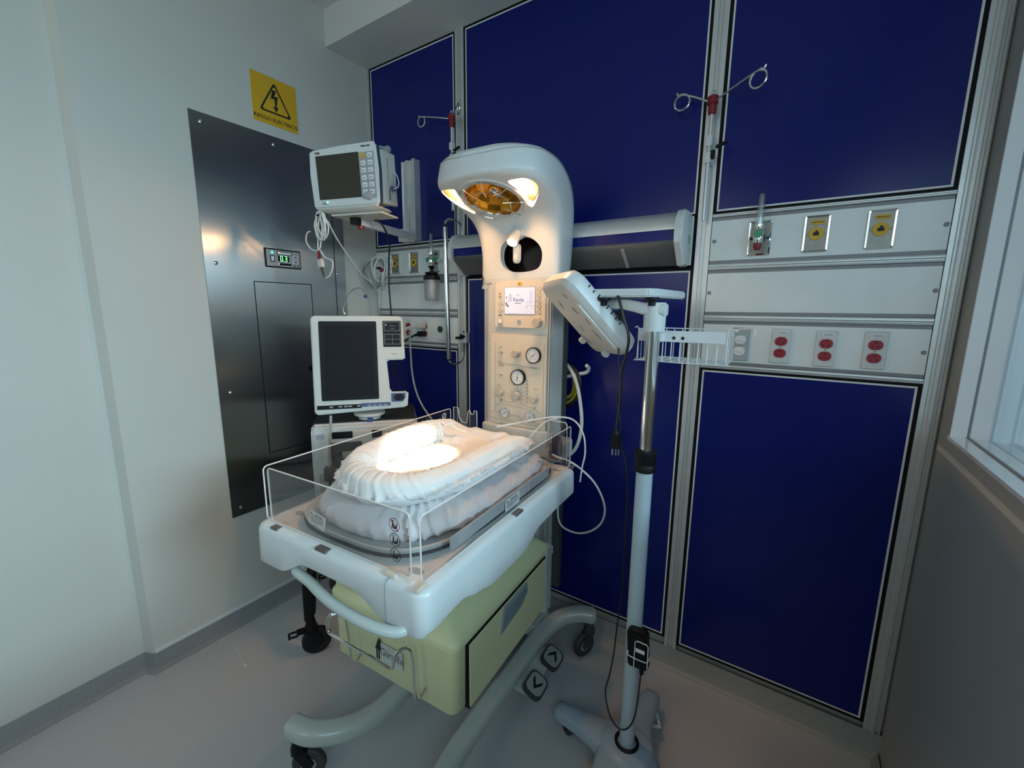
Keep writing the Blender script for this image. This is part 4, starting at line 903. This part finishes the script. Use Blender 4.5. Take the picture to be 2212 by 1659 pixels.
m = M(); prof = [(.024, 1.095), (.0325, 1.100), (.0325, 1.118), (.030, 1.122), (.0315, 1.128), (.0325, 1.158), (.028, 1.164), (.019, 1.166)]
m.lathe([(.02, 1.095)] + prof, 28); ob('height_collar', m, BLK, st)
ob('top_sleeve', M().lathe([(.019, 1.516), (.0300, 1.517), (.0305, 1.56), (.0315, 1.590), (.029, 1.597), (.001, 1.598)], 32), WP2, st)
R = []
for x, z, h, w in ((.030, 1.577, .016, .026), (.0, 1.580, .017, .029), (-.03, 1.580, .017, .027), (-.055, 1.586, .016, .024), (-.085, 1.591, .0155, .023), (-.13, 1.592, .015, .022), (-.175, 1.588, .014, .022)):
    R.append([(x, a + max(0, -x - .06) * .35, z + b) for a, b in rr(0, 0, 2 * w, 2 * h, .010, 4)])
ob('arm', M().rings(R), WP2, st, ang=50)
# head: long sides along y, tilted 45 degrees towards the bed
hc = Vector((-.572 - PX, 1.268 - PY, 1.546))
eL = Vector((.46, .53, -.71)).normalized(); eY = -Vector((.77, -.64, .03)); eY = (eY - eL * eY.dot(eL)).normalized(); eT = eL.cross(eY)
HM = Matrix((eL, eY, eT)).transposed().to_4x4(); HM.translation = hc + Vector((0, 0, -.008)); HM = HM @ Matrix.Diagonal((1.08, 1.08, 1.08, 1))   # local x = down and away, -y = side with vents, z = away from the bed
def hrings(L): return [[HM @ Vector((x, y, z)) for x, y in rr(0, 0, a, b, r, 6)] for a, b, r, z in L]
ob('lamp_housing', M().rings(hrings([(.262, .168, .024, 0), (.276, .184, .030, .004), (.292, .198, .036, .018)])), WP, st, ang=50)
hb = ob('housing_top', M().rings(hrings([(.292, .198, .036, .018), (.290, .196, .036, .040), (.280, .186, .034, .056), (.262, .168, .03, .061)])), WP2, st, ang=50)
m = M()
for k in range(8):
    x = -.085 + k * .020; L = .018 if 1 < k < 6 else .010
    m.box(x - .002, x + .002, -.0965, -.090, .046 - L / 2 + .004, .046 + L / 2 + .002, HM)
ob('housing_vents', m, INK, hb)
# underside details
m = M()
for x, y, w, h, a in ((-.045, -.03, .024, .0016, 8), (-.045, -.022, .024, .0016, 8), (.0, -.048, .026, .0018, 6), (.045, -.03, .026, .0018, 8), (.06, -.035, .022, .0018, 8), (-.075, .03, .022, .0016, 4), (-.065, .036, .02, .0016, 4), (.03, .03, .02, .0016, 0)):
    ob('vent_slot', M().box(x - w / 2, x + w / 2, y - h / 2, y + h / 2, -.001, .001, HM), GREYI, st)
ob('sensor_window', M().box(-.108, -.090, -.050, -.032, -.001, .001, HM), GREYP, st)
ob('filter_grip', M().rings([[HM @ Vector((x, y, z)) for x, y in rr(.02, -.074, .175, .018, .006)] for z in (-.004, .001)]), WP2, st, bev=.001)
m = M()
for x, y in ((.075, .080), (.128, .0)): m.box(x - .010, x + .010, y - .010, y + .010, -.016, .001, HM)
ob('locating_peg', m, WP, st, bev=.003)
ob('latch_hole', M().rings([[HM @ Vector((x, y, z)) for x, y in ((.05, .078), (.062, .070), (.10, .055), (.085, .07))] for z in (-.0008, .001)]), mat('mauve_shadow_plastic', (.30, .24, .24), .5), st)
# shelf above the arm
m = M().slab([(-.290, -.030), (-.015, -.030), (.006, .0), (.028, .235), (.018, .25), (-.29, .25)], 1.612, 1.636); sh = ob('top_shelf', m, WP2, st, bev=.004)
for x, y in ((-.140, -.034), (-.002, -.030)):
    m = M().lathe([(.010, 1.588), (.010, 1.600), (.019, 1.603), (.020, 1.608), (.019, 1.6115), (.001, 1.6118)], 20, Matrix.Translation((x, y, 0))); ob('shelf_knob', m, BLK, st)
m = M(); m.cyl((-.10, 0, 1.545), (-.10, 0, 1.580), .006); m.cyl((-.10, 0, 1.562), (-.10, 0, 1.570), .014); ob('arm_bolt', m, BLK, st)
# wire basket behind the pole
bk = ob('basket_plate', M().box(-.065, .178, .068, .074, 1.484, 1.517), WTRIM, st, bev=.001)
m = M(); X = None
for x in (.041, .066): m.plate(disc(x, 1.496, .0048), .0672, .0682)
ob('plate_hole', m, INK, bk)
m = M(); q = .0022; bx0, bx1, y0, y1, z0, z1 = -.066, .183, .076, .215, 1.424, 1.519
m.tube([(bx0 - .012, y0, z1 + .004), (bx0, y0, z1 + .002), (bx0, y0, z0 + .008), (bx0 + .008, y0, z0), (bx1 - .008, y0, z0), (bx1, y0, z0 + .008), (bx1, y0, z1), (bx1 + .016, y0, z1 + .004), (bx1 + .024, y0, z1)], q, 6, sm=2)
m.tube([(bx0, y0, z1), (bx0, y1, z1), (bx1, y1, z1), (bx1, y0, z1)], q, 6, sm=1); m.tube([(bx0, y1, z0), (bx1, y1, z0)], q, 6, sm=1)
for k in range(11):
    x = bx0 + (bx1 - bx0) * k / 10
    m.tube([(x, y0, z1 - .01), (x, y0, z0), (x, y1, z0), (x, y1, z1)], q * .8, 5, sm=1)
for k in range(1, 4):
    y = y0 + (y1 - y0) * k / 4; m.tube([(bx0, y, z1), (bx0, y, z0), (bx1, y, z0), (bx1, y, z1)], q * .8, 5, sm=1)
m.tube([(bx1, y1, z1), (bx1 + .04, y1 - .01, z1 + .005), (bx1 + .055, y1 - .02, z1 + .003), (bx1 + .055, y1 - .02, z1 - .014)], q * 1.2, 6, sm=3)
ob('wire_basket', m, WTRIM, st)
m = M(); m.box(-.012, .012, .015, .07, 1.485, 1.510); ob('basket_clamp', m, WTRIM, st)
# power brick in a wire holder on the pole
ad = thing('power_adapter', 'black power adapter strapped low on the phototherapy pole in a white wire holder', 'power adapter', (PX + .034, PY - .036, .53))
ob('brick', M().box(-.038, .024, -.020, .018, -.062, .062, Matrix.Rotation(rad(-4), 4, 'Y')), BLK, ad, bev=.006)
ob('strain_relief', M().cyl((.006, 0, -.055), (.008, 0, -.088), .009, .006, 12), BLK, ad)
ob('rating_label', M().plate(rr(.004, .006, .028, .012, .001), -.0215, -.020), WTRIM, ad)
m = M(); m.tube([(-.012, -.024, -.052), (-.012, -.024, .034), (-.006, -.024, .040), (.022, -.024, .040), (.028, -.024, .034), (.028, -.020, -.045)], .0016, 6, sm=1)
m.tube([(-.036, .0, -.008), (-.034, -.020, -.018), (-.026, -.024, -.022), (.022, -.024, -.022), (.028, -.012, -.022), (.028, .01, -.022)], .0016, 6, sm=2); ob('wire_holder', m, WTRIM, ad)
def wt(o, pts): l = Vector(o.location); return [Vector(p) - l for p in pts]
cb = st
ob('thick_cord', M().tube(wt(cb, [(-.436, 1.228, 1.606), (-.434, 1.21, 1.6135), (-.425, 1.20, 1.602), (-.408, 1.20, 1.55), (-.394, 1.205, 1.50), (-.402, 1.215, 1.447), (-.418, 1.23, 1.397), (-.421, 1.24, 1.340), (-.425, 1.25, 1.282), (-.431, 1.25, 1.223), (-.431, 1.25, 1.185)]), .0042, 8), BCAB, cb)
ob('thin_cord', M().tube(wt(cb, [(-.444, 1.27, 1.56), (-.444, 1.27, 1.443), (-.433, 1.27, 1.35), (-.442, 1.27, 1.291), (-.428, 1.27, 1.249), (-.420, 1.27, 1.16), (-.402, 1.27, 1.103), (-.392, 1.27, 1.013), (-.389, 1.27, .871), (-.389, 1.27, .773), (-.391, 1.27, .622), (-.394, 1.255, .551), (-.396, 1.24, .445), (-.402, 1.225, .370), (-.409, 1.215, .311), (-.389, 1.205, .248), (-.363, 1.20, .221), (-.341, 1.20, .217), (-.320, 1.20, .240), (-.305, 1.20, .284), (-.299, 1.205, .348), (-.297, 1.212, .440)]), .0026, 8), BCAB, cb)
CX = Matrix.Translation((-.42 - PX, 1.25 - PY, 1.2))
m = M(); m.cyl(CX @ Vector((-.011, 0, .01)), CX @ Vector((-.011, 0, -.005)), .008, .0125, 12); m.box(-.026, .004, -.010, .010, -.050, -.003, CX); ob('plug_body', m, BLK, cb, bev=.003)
m = M(); m.box(-.022, -.0165, -.004, -.002, -.072, -.049, CX); m.box(-.010, -.006, -.004, -.002, -.072, -.049, CX); m.box(-.002, .002, -.002, .002, -.070, -.049, CX); ob('plug_pins', m, STEEL2, cb)

# ================================================================ ventilator
V = rad(49); vo = Vector((-1.639, 1.238, 0))
vt = thing('ventilator', 'ventilator with tall black screen in pale frame on a cart in the left corner', 'ventilator', vo, V)
BEI = mat('ventilator_shell', (.60, .61, .56), .4, var=.02)
TI = Matrix.Translation((0, 0, 1.30)) @ Matrix.Rotation(rad(-7), 4, 'X') @ Matrix.Translation((0, 0, -1.30)) @ Matrix.Diagonal((.925, 1, 1, 1))
m = M(); P = [(-.204, 1.538), (.200, 1.538), (.209, 1.530), (.216, 1.345), (.212, 1.338), (.131, 1.338), (.127, 1.332), (.137, 1.196), (.150, 1.190), (.222, 1.190), (.226, 1.182), (.220, 1.126), (.212, 1.118), (-.204, 1.100), (-.213, 1.108), (-.213, 1.530)]
m.plate(P, -.022, .030, TI); vs = ob('screen_frame', m, BEI, vt, bev=.006)
ob('screen_back', M().box(-.15, .12, .03, .09, 1.16, 1.48, TI), BEI, vt, bev=.015)
ob('screen', M().plate(rr(-.047, 1.338, .262, .352, .006), -.0245, -.02, TI), BLK, vs)
ob('screen_glass', M().plate(rr(-.045, 1.338, .224, .315, .002), -.0252, -.0240, TI), mat('screen_off', (.010, .010, .014), .5, spec=.15), vs)
m = M().plate(rr(.157, 1.457, .086, .118, .002), -.0240, -.02, TI); m.i = 1
for x0, x1, z0, z1 in ((.12, .194, 1.512, 1.5105), (.12, .194, 1.4705, 1.472), (.12, .1215, 1.472, 1.512), (.1925, .194, 1.472, 1.512), (.12, .196, 1.456, 1.4545), (.12, .1215, 1.41, 1.456), (.1945, .196, 1.41, 1.456), (.158, .159, 1.41, 1.456), (.12, .196, 1.4335, 1.4325), (.12, .196, 1.411, 1.41), (.145, .175, 1.494, 1.4925), (.148, .170, 1.482, 1.4805)):
    m.box(x0, x1, -.0247, -.0235, min(z0, z1), max(z0, z1), TI)
m.plate([(.124, 1.498), (.132, 1.492), (.132, 1.504)], -.0247, -.0235, TI); ob('alarm_panel', m, [BLK, GREYP], vs)
ob('maker_plate', M().box(.152, .176, -.0235, -.021, 1.364, 1.3655, TI), INK, vs)
m = M().plate([(.142, 1.185), (.212, 1.185), (.210, 1.163), (.198, 1.146), (.142, 1.146)], -.0245, -.02, TI); m.i = 1; m.plate([(.180 + .024 * math.cos(k * pi / 10), 1.166 + .016 * math.sin(k * pi / 10)) for k in range(20)], -.036, -.024, TI); ob('dial_panel', m, [NAVY, BLK], vs)
m = M().box(-.200, .0, -.0245, -.02, 1.124, 1.142, TI); m.i = 1; m.box(0, .137, -.0245, -.02, 1.129, 1.145, TI); m.i = 2
for x in (-.145, -.105, -.08, -.06, -.02, .03, .055, .08, .105): m.box(x, x + .016, -.0255, -.0242, 1.131, 1.137, TI)
ob('key_strip', m, [BLK, NAVY, GREYP], vs)
m = M().lathe([(.001, 1.112), (.070, 1.112), (.070, 1.100), (.058, 1.094), (.050, 1.092), (.050, 1.078), (.001, 1.076)], 28, Matrix.Translation((.03, .02, -.015))); ob('swivel_base', m, WP, vt)
ob('swivel_latch', M().box(.022, .046, -.038, -.026, 1.058, 1.078), NAVY, vt, bev=.002)
bz = [(.30, 1.06), (-.045, 1.06), (-.072, 1.035), (-.085, .90), (-.075, .72), (.30, .72)]
m = M().rings([[(x, y, z) for y, z in [(a, b if b > .8 else b) for a, b in bz]] for x in (-.215, .245)]); ob('control_unit', m, mat('control_unit_shell', (.52, .54, .52), .45), vt, bev=.012)
ob('unit_top', M().box(-.21, .24, -.03, .29, 1.058, 1.066), mat('dark_unit_top', (.012, .012, .012), .6), vt)
BT = Matrix.Translation((0, -.0765, 0))
def vplate(poly, d=.003, y=-.0775): return M().plate(poly, y - d, y + .006)
ob('black_display', vplate(rr(-.085, 1.015, .086, .030, .004), .003, -.0745), BLKG, vt)
ob('small_display', vplate(rr(.062, 1.012, .044, .034, .002), .003, -.0745), BLKG, vt)
ob('round_port', M().lathe([(.030, 0), (.030, .008), (.022, .010), (.018, .004), (.012, .004), (.011, .014), (.001, .015)], 24, Matrix.Translation((.175, -.078, .985)) @ Matrix.Rotation(pi / 2, 4, 'X')), GREYP, vt)
ob('small_port', M().lathe([(.022, 0), (.022, .005), (.018, .006), (.016, .003), (.001, .003)], 24, Matrix.Translation((.075, -.083, .93)) @ Matrix.Rotation(pi / 2, 4, 'X')), GREYP, vt)
m = vplate(rr(-.07, .925, .130, .115, .004), .004, -.083); m.i = 1; m.plate(rr(-.052, .928, .072, .030, .002), -.0895, -.086); ob('recessed_display', m, [RUB, mat('pale_green_display', (.28, .36, .31), .4)], vt)
m = M(); 
for k in range(6): m.box(-.195 + .0, -.160, -.0755, -.072, 1.020 - k * .005, 1.022 - k * .005)
ob('vent_lines', m, GREYI, vt)
m = vplate(rr(-.13, .80, .12, .09, .005), .003, -.081); ob('lower_door', m, GREYP, vt, bev=.002)
ob('cart_column', M().box(-.10, .13, .04, .24, .24, .73), BLK, vt, bev=.02)
ob('cart_shelf', M().box(-.20, .23, -.05, .29, .69, .725), BLK, vt, bev=.01)
for s, y1_ in ((-1, -.13), (1, -.13), (-1, .30), (1, .26)):
    x1_ = (-.262 if s < 0 else .33) if y1_ < 0 else s * .20
    R = []
    for x, y, z, w, h in ((s * .10, .08, .66, .045, .03), (x1_ * .8, y1_ * .5, .50, .038, .03), (x1_ * .97, y1_, .36, .030, .03), (x1_, y1_, .185, .024, .020)):
        R.append([(x + a, y + b, z + h * (1 if a * s < 0 else -.2)) for a, b in rr(0, 0, 2 * w, 2 * w, w * .6, 4)])
    ob('cart_leg', M().rings(R), BLK, vt, ang=50)
    caster(vt, x1_, y1_, 13 if s < 0 else 160, .20, r=.063, wd=.032, body=BLK, wheelm=mat('black_tyre', (.006, .006, .006), .7) if s < 0 and y1_ < 0 else RUB, lever=BLK, hub=BLK, off=.02)
ob('front_strap', M().box(-.222, -.175, -.09, -.065, .35, .70), BLK, vt, bev=.01)
hg = thing('hanging_cable', 'dark grey cable with a boxy connector hanging in front of the ventilator', 'cable', at(-.0, 0, 0)); hg.location = (-1.62, 1.26, 0); hg.rotation_euler = (0, 0, V)
ob('cable', M().tube([(-.155, -.085, 1.11), (-.158, -.10, 1.05), (-.166, -.105, .98), (-.170, -.105, .93), (-.172, -.105, .885)], .006, 8), GCAB, hg)
m = M().box(-.193, -.150, -.125, -.09, .82, .885); m.box(-.177, -.167, -.115, -.10, .79, .82); ob('connector', m, RUB, hg, bev=.006)

# ================================================================ patient monitor and arm
MR = rad(15.7); mo = Vector((-1.600, 1.195, 2.098))
pm = thing('patient_monitor', 'patient monitor with dark screen and key pad on a wall arm, upper left', 'monitor', mo, MR)
TM = Matrix.Rotation(rad(4), 4, 'X')
sh_ = [(-.150, .108), (-.156, .100), (-.163, .02), (-.158, -.108), (-.150, -.114), (.152, -.114), (.160, -.108), (.166, .02), (.160, .112), (.152, .118), (.0, .116)]
ob('front_housing', M().plate([(a, b) for a, b in sh_], -.030, -.014, TM), WP2, pm, bev=.006)
ob('dark_shell', M().plate([(a * .985, b * .985) for a, b in sh_], -.014, .004, TM), mat('dark_blue_grey_shell', (.04, .05, .08), .5), pm, bev=.002)
ob('rear_housing', M().box(-.148, .150, .0, .075, -.105, .104, TM), WP, pm, bev=.006)
ob('screen', M().plate(rr(-.020, .002, .206, .166, .002), -.0312, -.029, TM), SCR, pm)
kp = ob('key_pad', M().plate(rr(.119, -.003, .068, .170, .003), -.0311, -.029, TM), GREYP, pm)
for r in range(6):
    for c_ in range(2):
        x = .103 + c_ * .032; z = .069 - r * .0265
        m = M().plate(rr(x, z, .021, .0165, .003), -.0325, -.031, TM); m.i = 1; m.box(x - .006, x + .004, -.0328, -.0322, z - .003, z + .001, TM)
        ob('key', m, [YEL if r == 0 and c_ == 0 else WTRIM, GREYI], kp)
ob('rotary_knob', M().lathe([(.017, 0), (.016, .006), (.013, .012), (.001, .013)], 24, TM @ Matrix.Translation((.118, -.031, -.078)) @ Matrix.Rotation(pi / 2, 4, 'X')), GREYP, pm)
m = M().plate(rr(-.098, -.095, .03, .012, .002), -.0308, -.029, TM); m.i = 1; m.plate(disc(-.086, -.092, .0035, 10), -.0318, -.030, TM); ob('power_light', m, [GREYP, LEDG], pm)
text('maker_text', 'Dräger', .011, INK, pm, (-.112, -.0375, .094), sx=.8); text('model_text', 'Infinity Delta', .010, INK, pm, (.118, -.0380, .101), sx=.8)
m = M().box(.150, .168, .005, .095, -.105, .095, TM); m.i = 1; m.box(.168, .172, .03, .036, -.02, .07, TM); m.box(.168, .172, .05, .056, -.06, -.03, TM); m.box(.168, .171, .03, .04, -.09, -.05, TM); ob('connector_module', m, [WP, INK], pm, bev=.003)
m = M().box(-.12, .158, .02, .05, .104, .114, TM); m.cyl((.158, .03, .10), (.158, .06, .116), .014); ob('top_handle', m, GREYP, pm, bev=.003)
m = M().box(.168, .182, .04, .07, -.05, -.035, TM); ob('side_plug', m, NAVY, pm, bev=.003); ob('side_cable', M().tube([(.18, .05, -.042), (.205, .045, -.038), (.208, .05, -.02), (.195, .06, .01), (.178, .07, .03)], .0022, 6), WCAB, pm)
R = []
for z, x0, x1, y0, y1 in ((-.114, -.145, .145, -.022, .075), (-.122, -.14, .15, -.018, .085), (-.136, -.09, .10, .01, .10)): R.append([(x0, y0, z), (x1, y0, z), (x1, y1, z), (x0, y1, z)])
ob('base_wedge', M().rings(R), WP, pm, bev=.002)
ar = thing('jointed_arm', 'white wall arm with red joint and vertical track carrying the patient monitor', 'wall arm', (-1.845, YB - .02, 2.15))
al = Vector(ar.location)
m = M().slab([(-.055, .02), (-.055, -.012), (-.046, -.02), (-.040, -.010), (-.020, -.010), (-.015, -.022), (.0, -.022), (.004, -.010), (.030, -.010), (.036, -.024), (.055, -.024), (.055, .02)], -.205, .212); ob('wall_track', m, ALU, ar, bev=.0008)
def wl(p): return Vector(p) - al
ob('track_carriage', M().box(-.030, .048, -.075, -.022, -.215, -.150), WTRIM, ar, bev=.003)
ob('carriage_screw', M().plate(disc(.01, -.19, .009), -.080, -.074), INK, ar)
def bar(a, b, w, h):
    a, b = Vector(a), Vector(b); d = (b - a).normalized(); s = Vector((d.y, -d.x, 0)).normalized(); u = d.cross(s)
    return M().rings([[p + s * x + u * y for x, y in rr(0, 0, 2 * w, 2 * h, .004, 3)] for p in (a, b)])
ob('arm_link', bar(wl((-1.628, 1.255, 1.943)), wl((-1.80, 1.74, 1.960)), .016, .016), WTRIM, ar, bev=.002)
ob('arm_end_cap', bar(wl((-1.628, 1.255, 1.943)), wl((-1.618, 1.228, 1.942)), .018, .017), BLK, ar)
m = M().cyl(wl((-1.635, 1.275, 1.915)), wl((-1.635, 1.275, 1.964)), .014, n=20); ob('pivot_joint', m, RED, ar)
ob('mount_plate', M().box(-.10, .15, -.045, .075, 0, .007, Matrix.Translation(wl((-1.60, 1.235, 1.9535))) @ Matrix.Rotation(MR, 4, 'Z')), WP, ar, bev=.002)

# ================================================================ loose cables on the left
def part_cable(name, pts, r, mt_): I = wmI; return ob(name, M().tube([I @ Vector(p) for p in pts], r, 8), mt_, wm)
wmI = (Matrix.Translation(WO) @ Matrix.Rotation(TH, 4, 'Z')).inverted()
def cable(name, label, pts, r, mt_, cat='cable', extra=None):
    t = thing(name, label, cat, pts[0]); ob('cable', M().tube(wt(t, pts), r, 8), mt_, t); return t
cc = thing('sensor_cable', 'coiled white monitor cable with red and white connector hanging under the monitor', 'cable', (-1.725, 1.14, 1.965))
l0 = Vector(cc.location); m = M(); random.seed(4); pts = []
for k in range(70):
    a = 2 * pi * k / 13; j = k / 70
    pts.append((l0.x + .004 + (.032 + .012 * math.sin(k * .7)) * math.sin(a) + .008 * j, l0.y - .004 + .008 * math.cos(a * 1.3), l0.z - .058 - (.054 + .01 * math.sin(k * .5)) * math.cos(a + pi)))
m.tube(wt(cc, pts), .0030, 7, sm=2)
m.tube(wt(cc, [(-1.73, 1.14, 1.95), (-1.742, 1.14, 1.90), (-1.748, 1.14, 1.86), (-1.752, 1.14, 1.81)]), .003, 7)
m.tube(wt(cc, [(-1.70, 1.14, 1.95), (-1.72, 1.14, 1.88), (-1.742, 1.14, 1.82), (-1.80, 1.14, 1.825), (-1.835, 1.14, 1.86), (-1.825, 1.14, 1.893), (-1.80, 1.14, 1.899)]), .003, 7)
m.tube(wt(cc, [(-1.735, 1.14, 1.815), (-1.705, 1.14, 1.785), (-1.66, 1.14, 1.77), (-1.655, 1.14, 1.745), (-1.68, 1.14, 1.71), (-1.708, 1.14, 1.700)]), .003, 7); ob('coil', m, WCAB, cc)
ob('velcro_tie', M().tube(wt(cc, [(-1.742, 1.134, 1.965), (-1.72, 1.128, 1.955), (-1.70, 1.134, 1.967)]), .004, 6), BLK, cc)
ob('red_boot', M().cyl(wt(cc, [(-1.750, 1.14, 1.815)])[0], wt(cc, [(-1.744, 1.14, 1.778)])[0], .004, .009, 12), RED, cc)
m = M().box(-.014, .014, -.009, .009, -.036, 0, Matrix.Translation(Vector((-1.740, 1.14, 1.780)) - l0) @ Matrix.Rotation(rad(-8), 4, 'Y')); ob('white_connector', m, WP, cc, bev=.003)
ob('dark_boot', M().cyl(Vector((-1.735, 1.14, 1.745)) - l0, Vector((-1.722, 1.14, 1.706)) - l0, .006, .004, 10), RUB, cc)
cable('sensor_lead', 'thin white lead running from the monitor coil down to the coiled tubing', [(-1.70, 1.16, 1.935), (-1.735, 1.22, 1.88), (-1.80, 1.33, 1.81), (-1.86, 1.44, 1.745), (-1.92, 1.55, 1.705), (-1.98, 1.64, 1.665), (-1.98, 1.69, 1.668), (-1.94, 1.70, 1.70)], .0032, WCAB)
cable('monitor_power_cable', 'straight black cable hanging from the monitor down behind the ventilator screen', [(-1.58, 1.30, 1.960), (-1.565, 1.34, 1.93), (-1.60, 1.40, 1.87), (-1.63, 1.42, 1.78), (-1.635, 1.42, 1.68), (-1.625, 1.42, 1.50), (-1.62, 1.42, 1.25)], .0040, BCAB)
ct_ = thing('coiled_tubing', 'loops of clear and white tubing hung by the left gas outlets', 'tubing', (-2.03, 1.72, 1.77))
l0 = Vector(ct_.location)
for nm, cx, cz, ra, rb, nl, y0_, mt_, r in (('clear_loops', -2.035, -.0, .088, .078, 4, 1.70, CLEARP, .0042), ('white_loops', -1.985, .012, .050, .075, 5, 1.71, WCAB, .0036)):
    pts = []
    for k in range(nl * 14):
        a = 2 * pi * k / 14 + .3; e = 1 + .08 * math.sin(k * 1.7) + .10 * math.sin(k * .37); pts.append((cx + ra * e * math.cos(a) + .008 * math.sin(k * .3), y0_ + .012 * math.sin(k * .9) - .0009 * k, 1.77 + cz + rb * e * math.sin(a)))
    ob(nm, M().tube(wt(ct_, pts), r, 7, sm=2), mt_, ct_)
ob('red_clip', M().box(.025, .055, -.045, -.03, .005, .025), RED, ct_, bev=.003)
ob('dark_clip', M().box(.0, .03, -.045, -.03, .022, .034), BLK, ct_, bev=.002)
ob('hang_tail', M().tube(wt(ct_, [(-2.02, 1.70, 1.70), (-2.015, 1.69, 1.64), (-2.01, 1.68, 1.58), (-2.0, 1.66, 1.52)]), .004, 8), CLEARP, ct_)
lp = thing('sensor_loop', 'thin grey looped lead with a bright tip just above the ventilator screen', 'cable', (-2.0, 1.45, 1.55))
l0 = Vector(lp.location)
ob('loop', M().tube(wt(lp, [(-1.92, 1.40, 1.525), (-2.0, 1.43, 1.55), (-2.02, 1.45, 1.60), (-1.98, 1.46, 1.66), (-1.90, 1.46, 1.675), (-1.84, 1.45, 1.63), (-1.80, 1.44, 1.585), (-1.795, 1.43, 1.53)]), .0028, 7), GCAB, lp)
ob('tip', M().lathe([(.001, -.010), (.006, -.008), (.007, 0), (.005, .008), (.004, .03), (.001, .032)], 12, Matrix.Translation(Vector((-1.985, 1.42, 1.548)) - l0) @ Matrix.Rotation(rad(-15), 4, 'Y')), CHROME, lp)
ob('violet_clip', M().box(-.008, .008, -.006, .006, -.008, .008, Matrix.Translation(Vector((-1.842, 1.445, 1.632)) - l0)), NAVY, lp, bev=.002)
cable('grey_cord', 'pale grey cord hanging from the right side of the ventilator screen', [(-1.59, 1.50, 1.46), (-1.588, 1.50, 1.36), (-1.582, 1.50, 1.26), (-1.56, 1.50, 1.17), (-1.52, 1.50, 1.10), (-1.46, 1.50, 1.04), (-1.40, 1.50, .98), (-1.37, 1.50, .88)], .0045, GCAB)
# hoses and sensor cables behind and beside the warmer
hz_ = thing('hose_bundle', 'yellow and black hoses looped over the white hook behind the warmer column', 'hose', (-.80, 1.72, 1.25))
for nm, pts, r, mm_ in (('yellow_hose', [(-.86, 1.71, 1.33), (-.82, 1.71, 1.335), (-.79, 1.71, 1.30), (-.775, 1.71, 1.25), (-.785, 1.71, 1.20), (-.82, 1.71, 1.165), (-.87, 1.71, 1.155)], .008, YHOSE), ('yellow_hose', [(-.86, 1.725, 1.31), (-.815, 1.725, 1.30), (-.80, 1.725, 1.25), (-.81, 1.725, 1.20), (-.86, 1.725, 1.17)], .008, YHOSE),
                    ('black_hose', [(-.86, 1.69, 1.345), (-.80, 1.69, 1.335), (-.765, 1.69, 1.30), (-.755, 1.69, 1.25), (-.765, 1.69, 1.20), (-.80, 1.69, 1.16), (-.86, 1.69, 1.14)], .008, BCAB), ('black_hose', [(-.86, 1.74, 1.32), (-.81, 1.74, 1.31), (-.785, 1.74, 1.27), (-.79, 1.74, 1.21), (-.84, 1.74, 1.18)], .007, BCAB)):
    ob(nm, M().tube(wt(hz_, pts), r, 10), mm_, hz_)
part_cable('white_tube', [(-.86, 1.70, 1.352), (-.82, 1.68, 1.342), (-.785, 1.67, 1.31), (-.755, 1.665, 1.25), (-.735, 1.66, 1.17), (-.725, 1.655, 1.09), (-.735, 1.65, 1.01), (-.765, 1.65, .955), (-.82, 1.65, .92)], .0078, WCAB)
part_cable('looped_cord', [(-.76, 1.46, 1.004), (-.735, 1.46, .998), (-.70, 1.48, .985), (-.655, 1.50, .955), (-.605, 1.52, .905), (-.575, 1.54, .84), (-.568, 1.56, .775), (-.59, 1.58, .705), (-.64, 1.59, .650), (-.705, 1.60, .618), (-.77, 1.60, .625), (-.795, 1.60, .66), (-.80, 1.60, .72)], .0042, WCAB)
sp_ = [at(.075, .67, 1.145), at(.10, .72, 1.145), at(.15, .80, 1.150), at(.22, .86, 1.160), at(.285, .90, 1.150), at(.33, .90, 1.10), at(.345, .89, 1.03), at(.335, .89, .965), at(.325, .90, .90)]
part_cable('probe_lead', sp_, .0034, WCAB)
part_cable('probe_lead', [at(.15, .74, 1.05), at(.165, .79, 1.10), at(.20, .84, 1.145), at(.235, .868, 1.155)], .0028, WCAB)

lt = thing('lint_thread', 'tiny pale thread with a white speck lying on the floor near the left wall', 'thread', (-1.72, .60, 0))
E0 = Vector((-2.068, 0.775, 0)); E1 = Vector((-1.889, 0.744, 0))
lt.location = E1
ob('thread', M().tube([E0 - E1 + Vector((0, 0, .0012)), (E0 - E1) * .5 + Vector((.004, 0, .0012)), Vector((0, 0, .0012))], .0011, 5), WTRIM, lt)
ob('speck', M().lathe([(.001, .0), (.006, .002), (.005, .006), (.001, .007)], 10), WTRIM, lt)
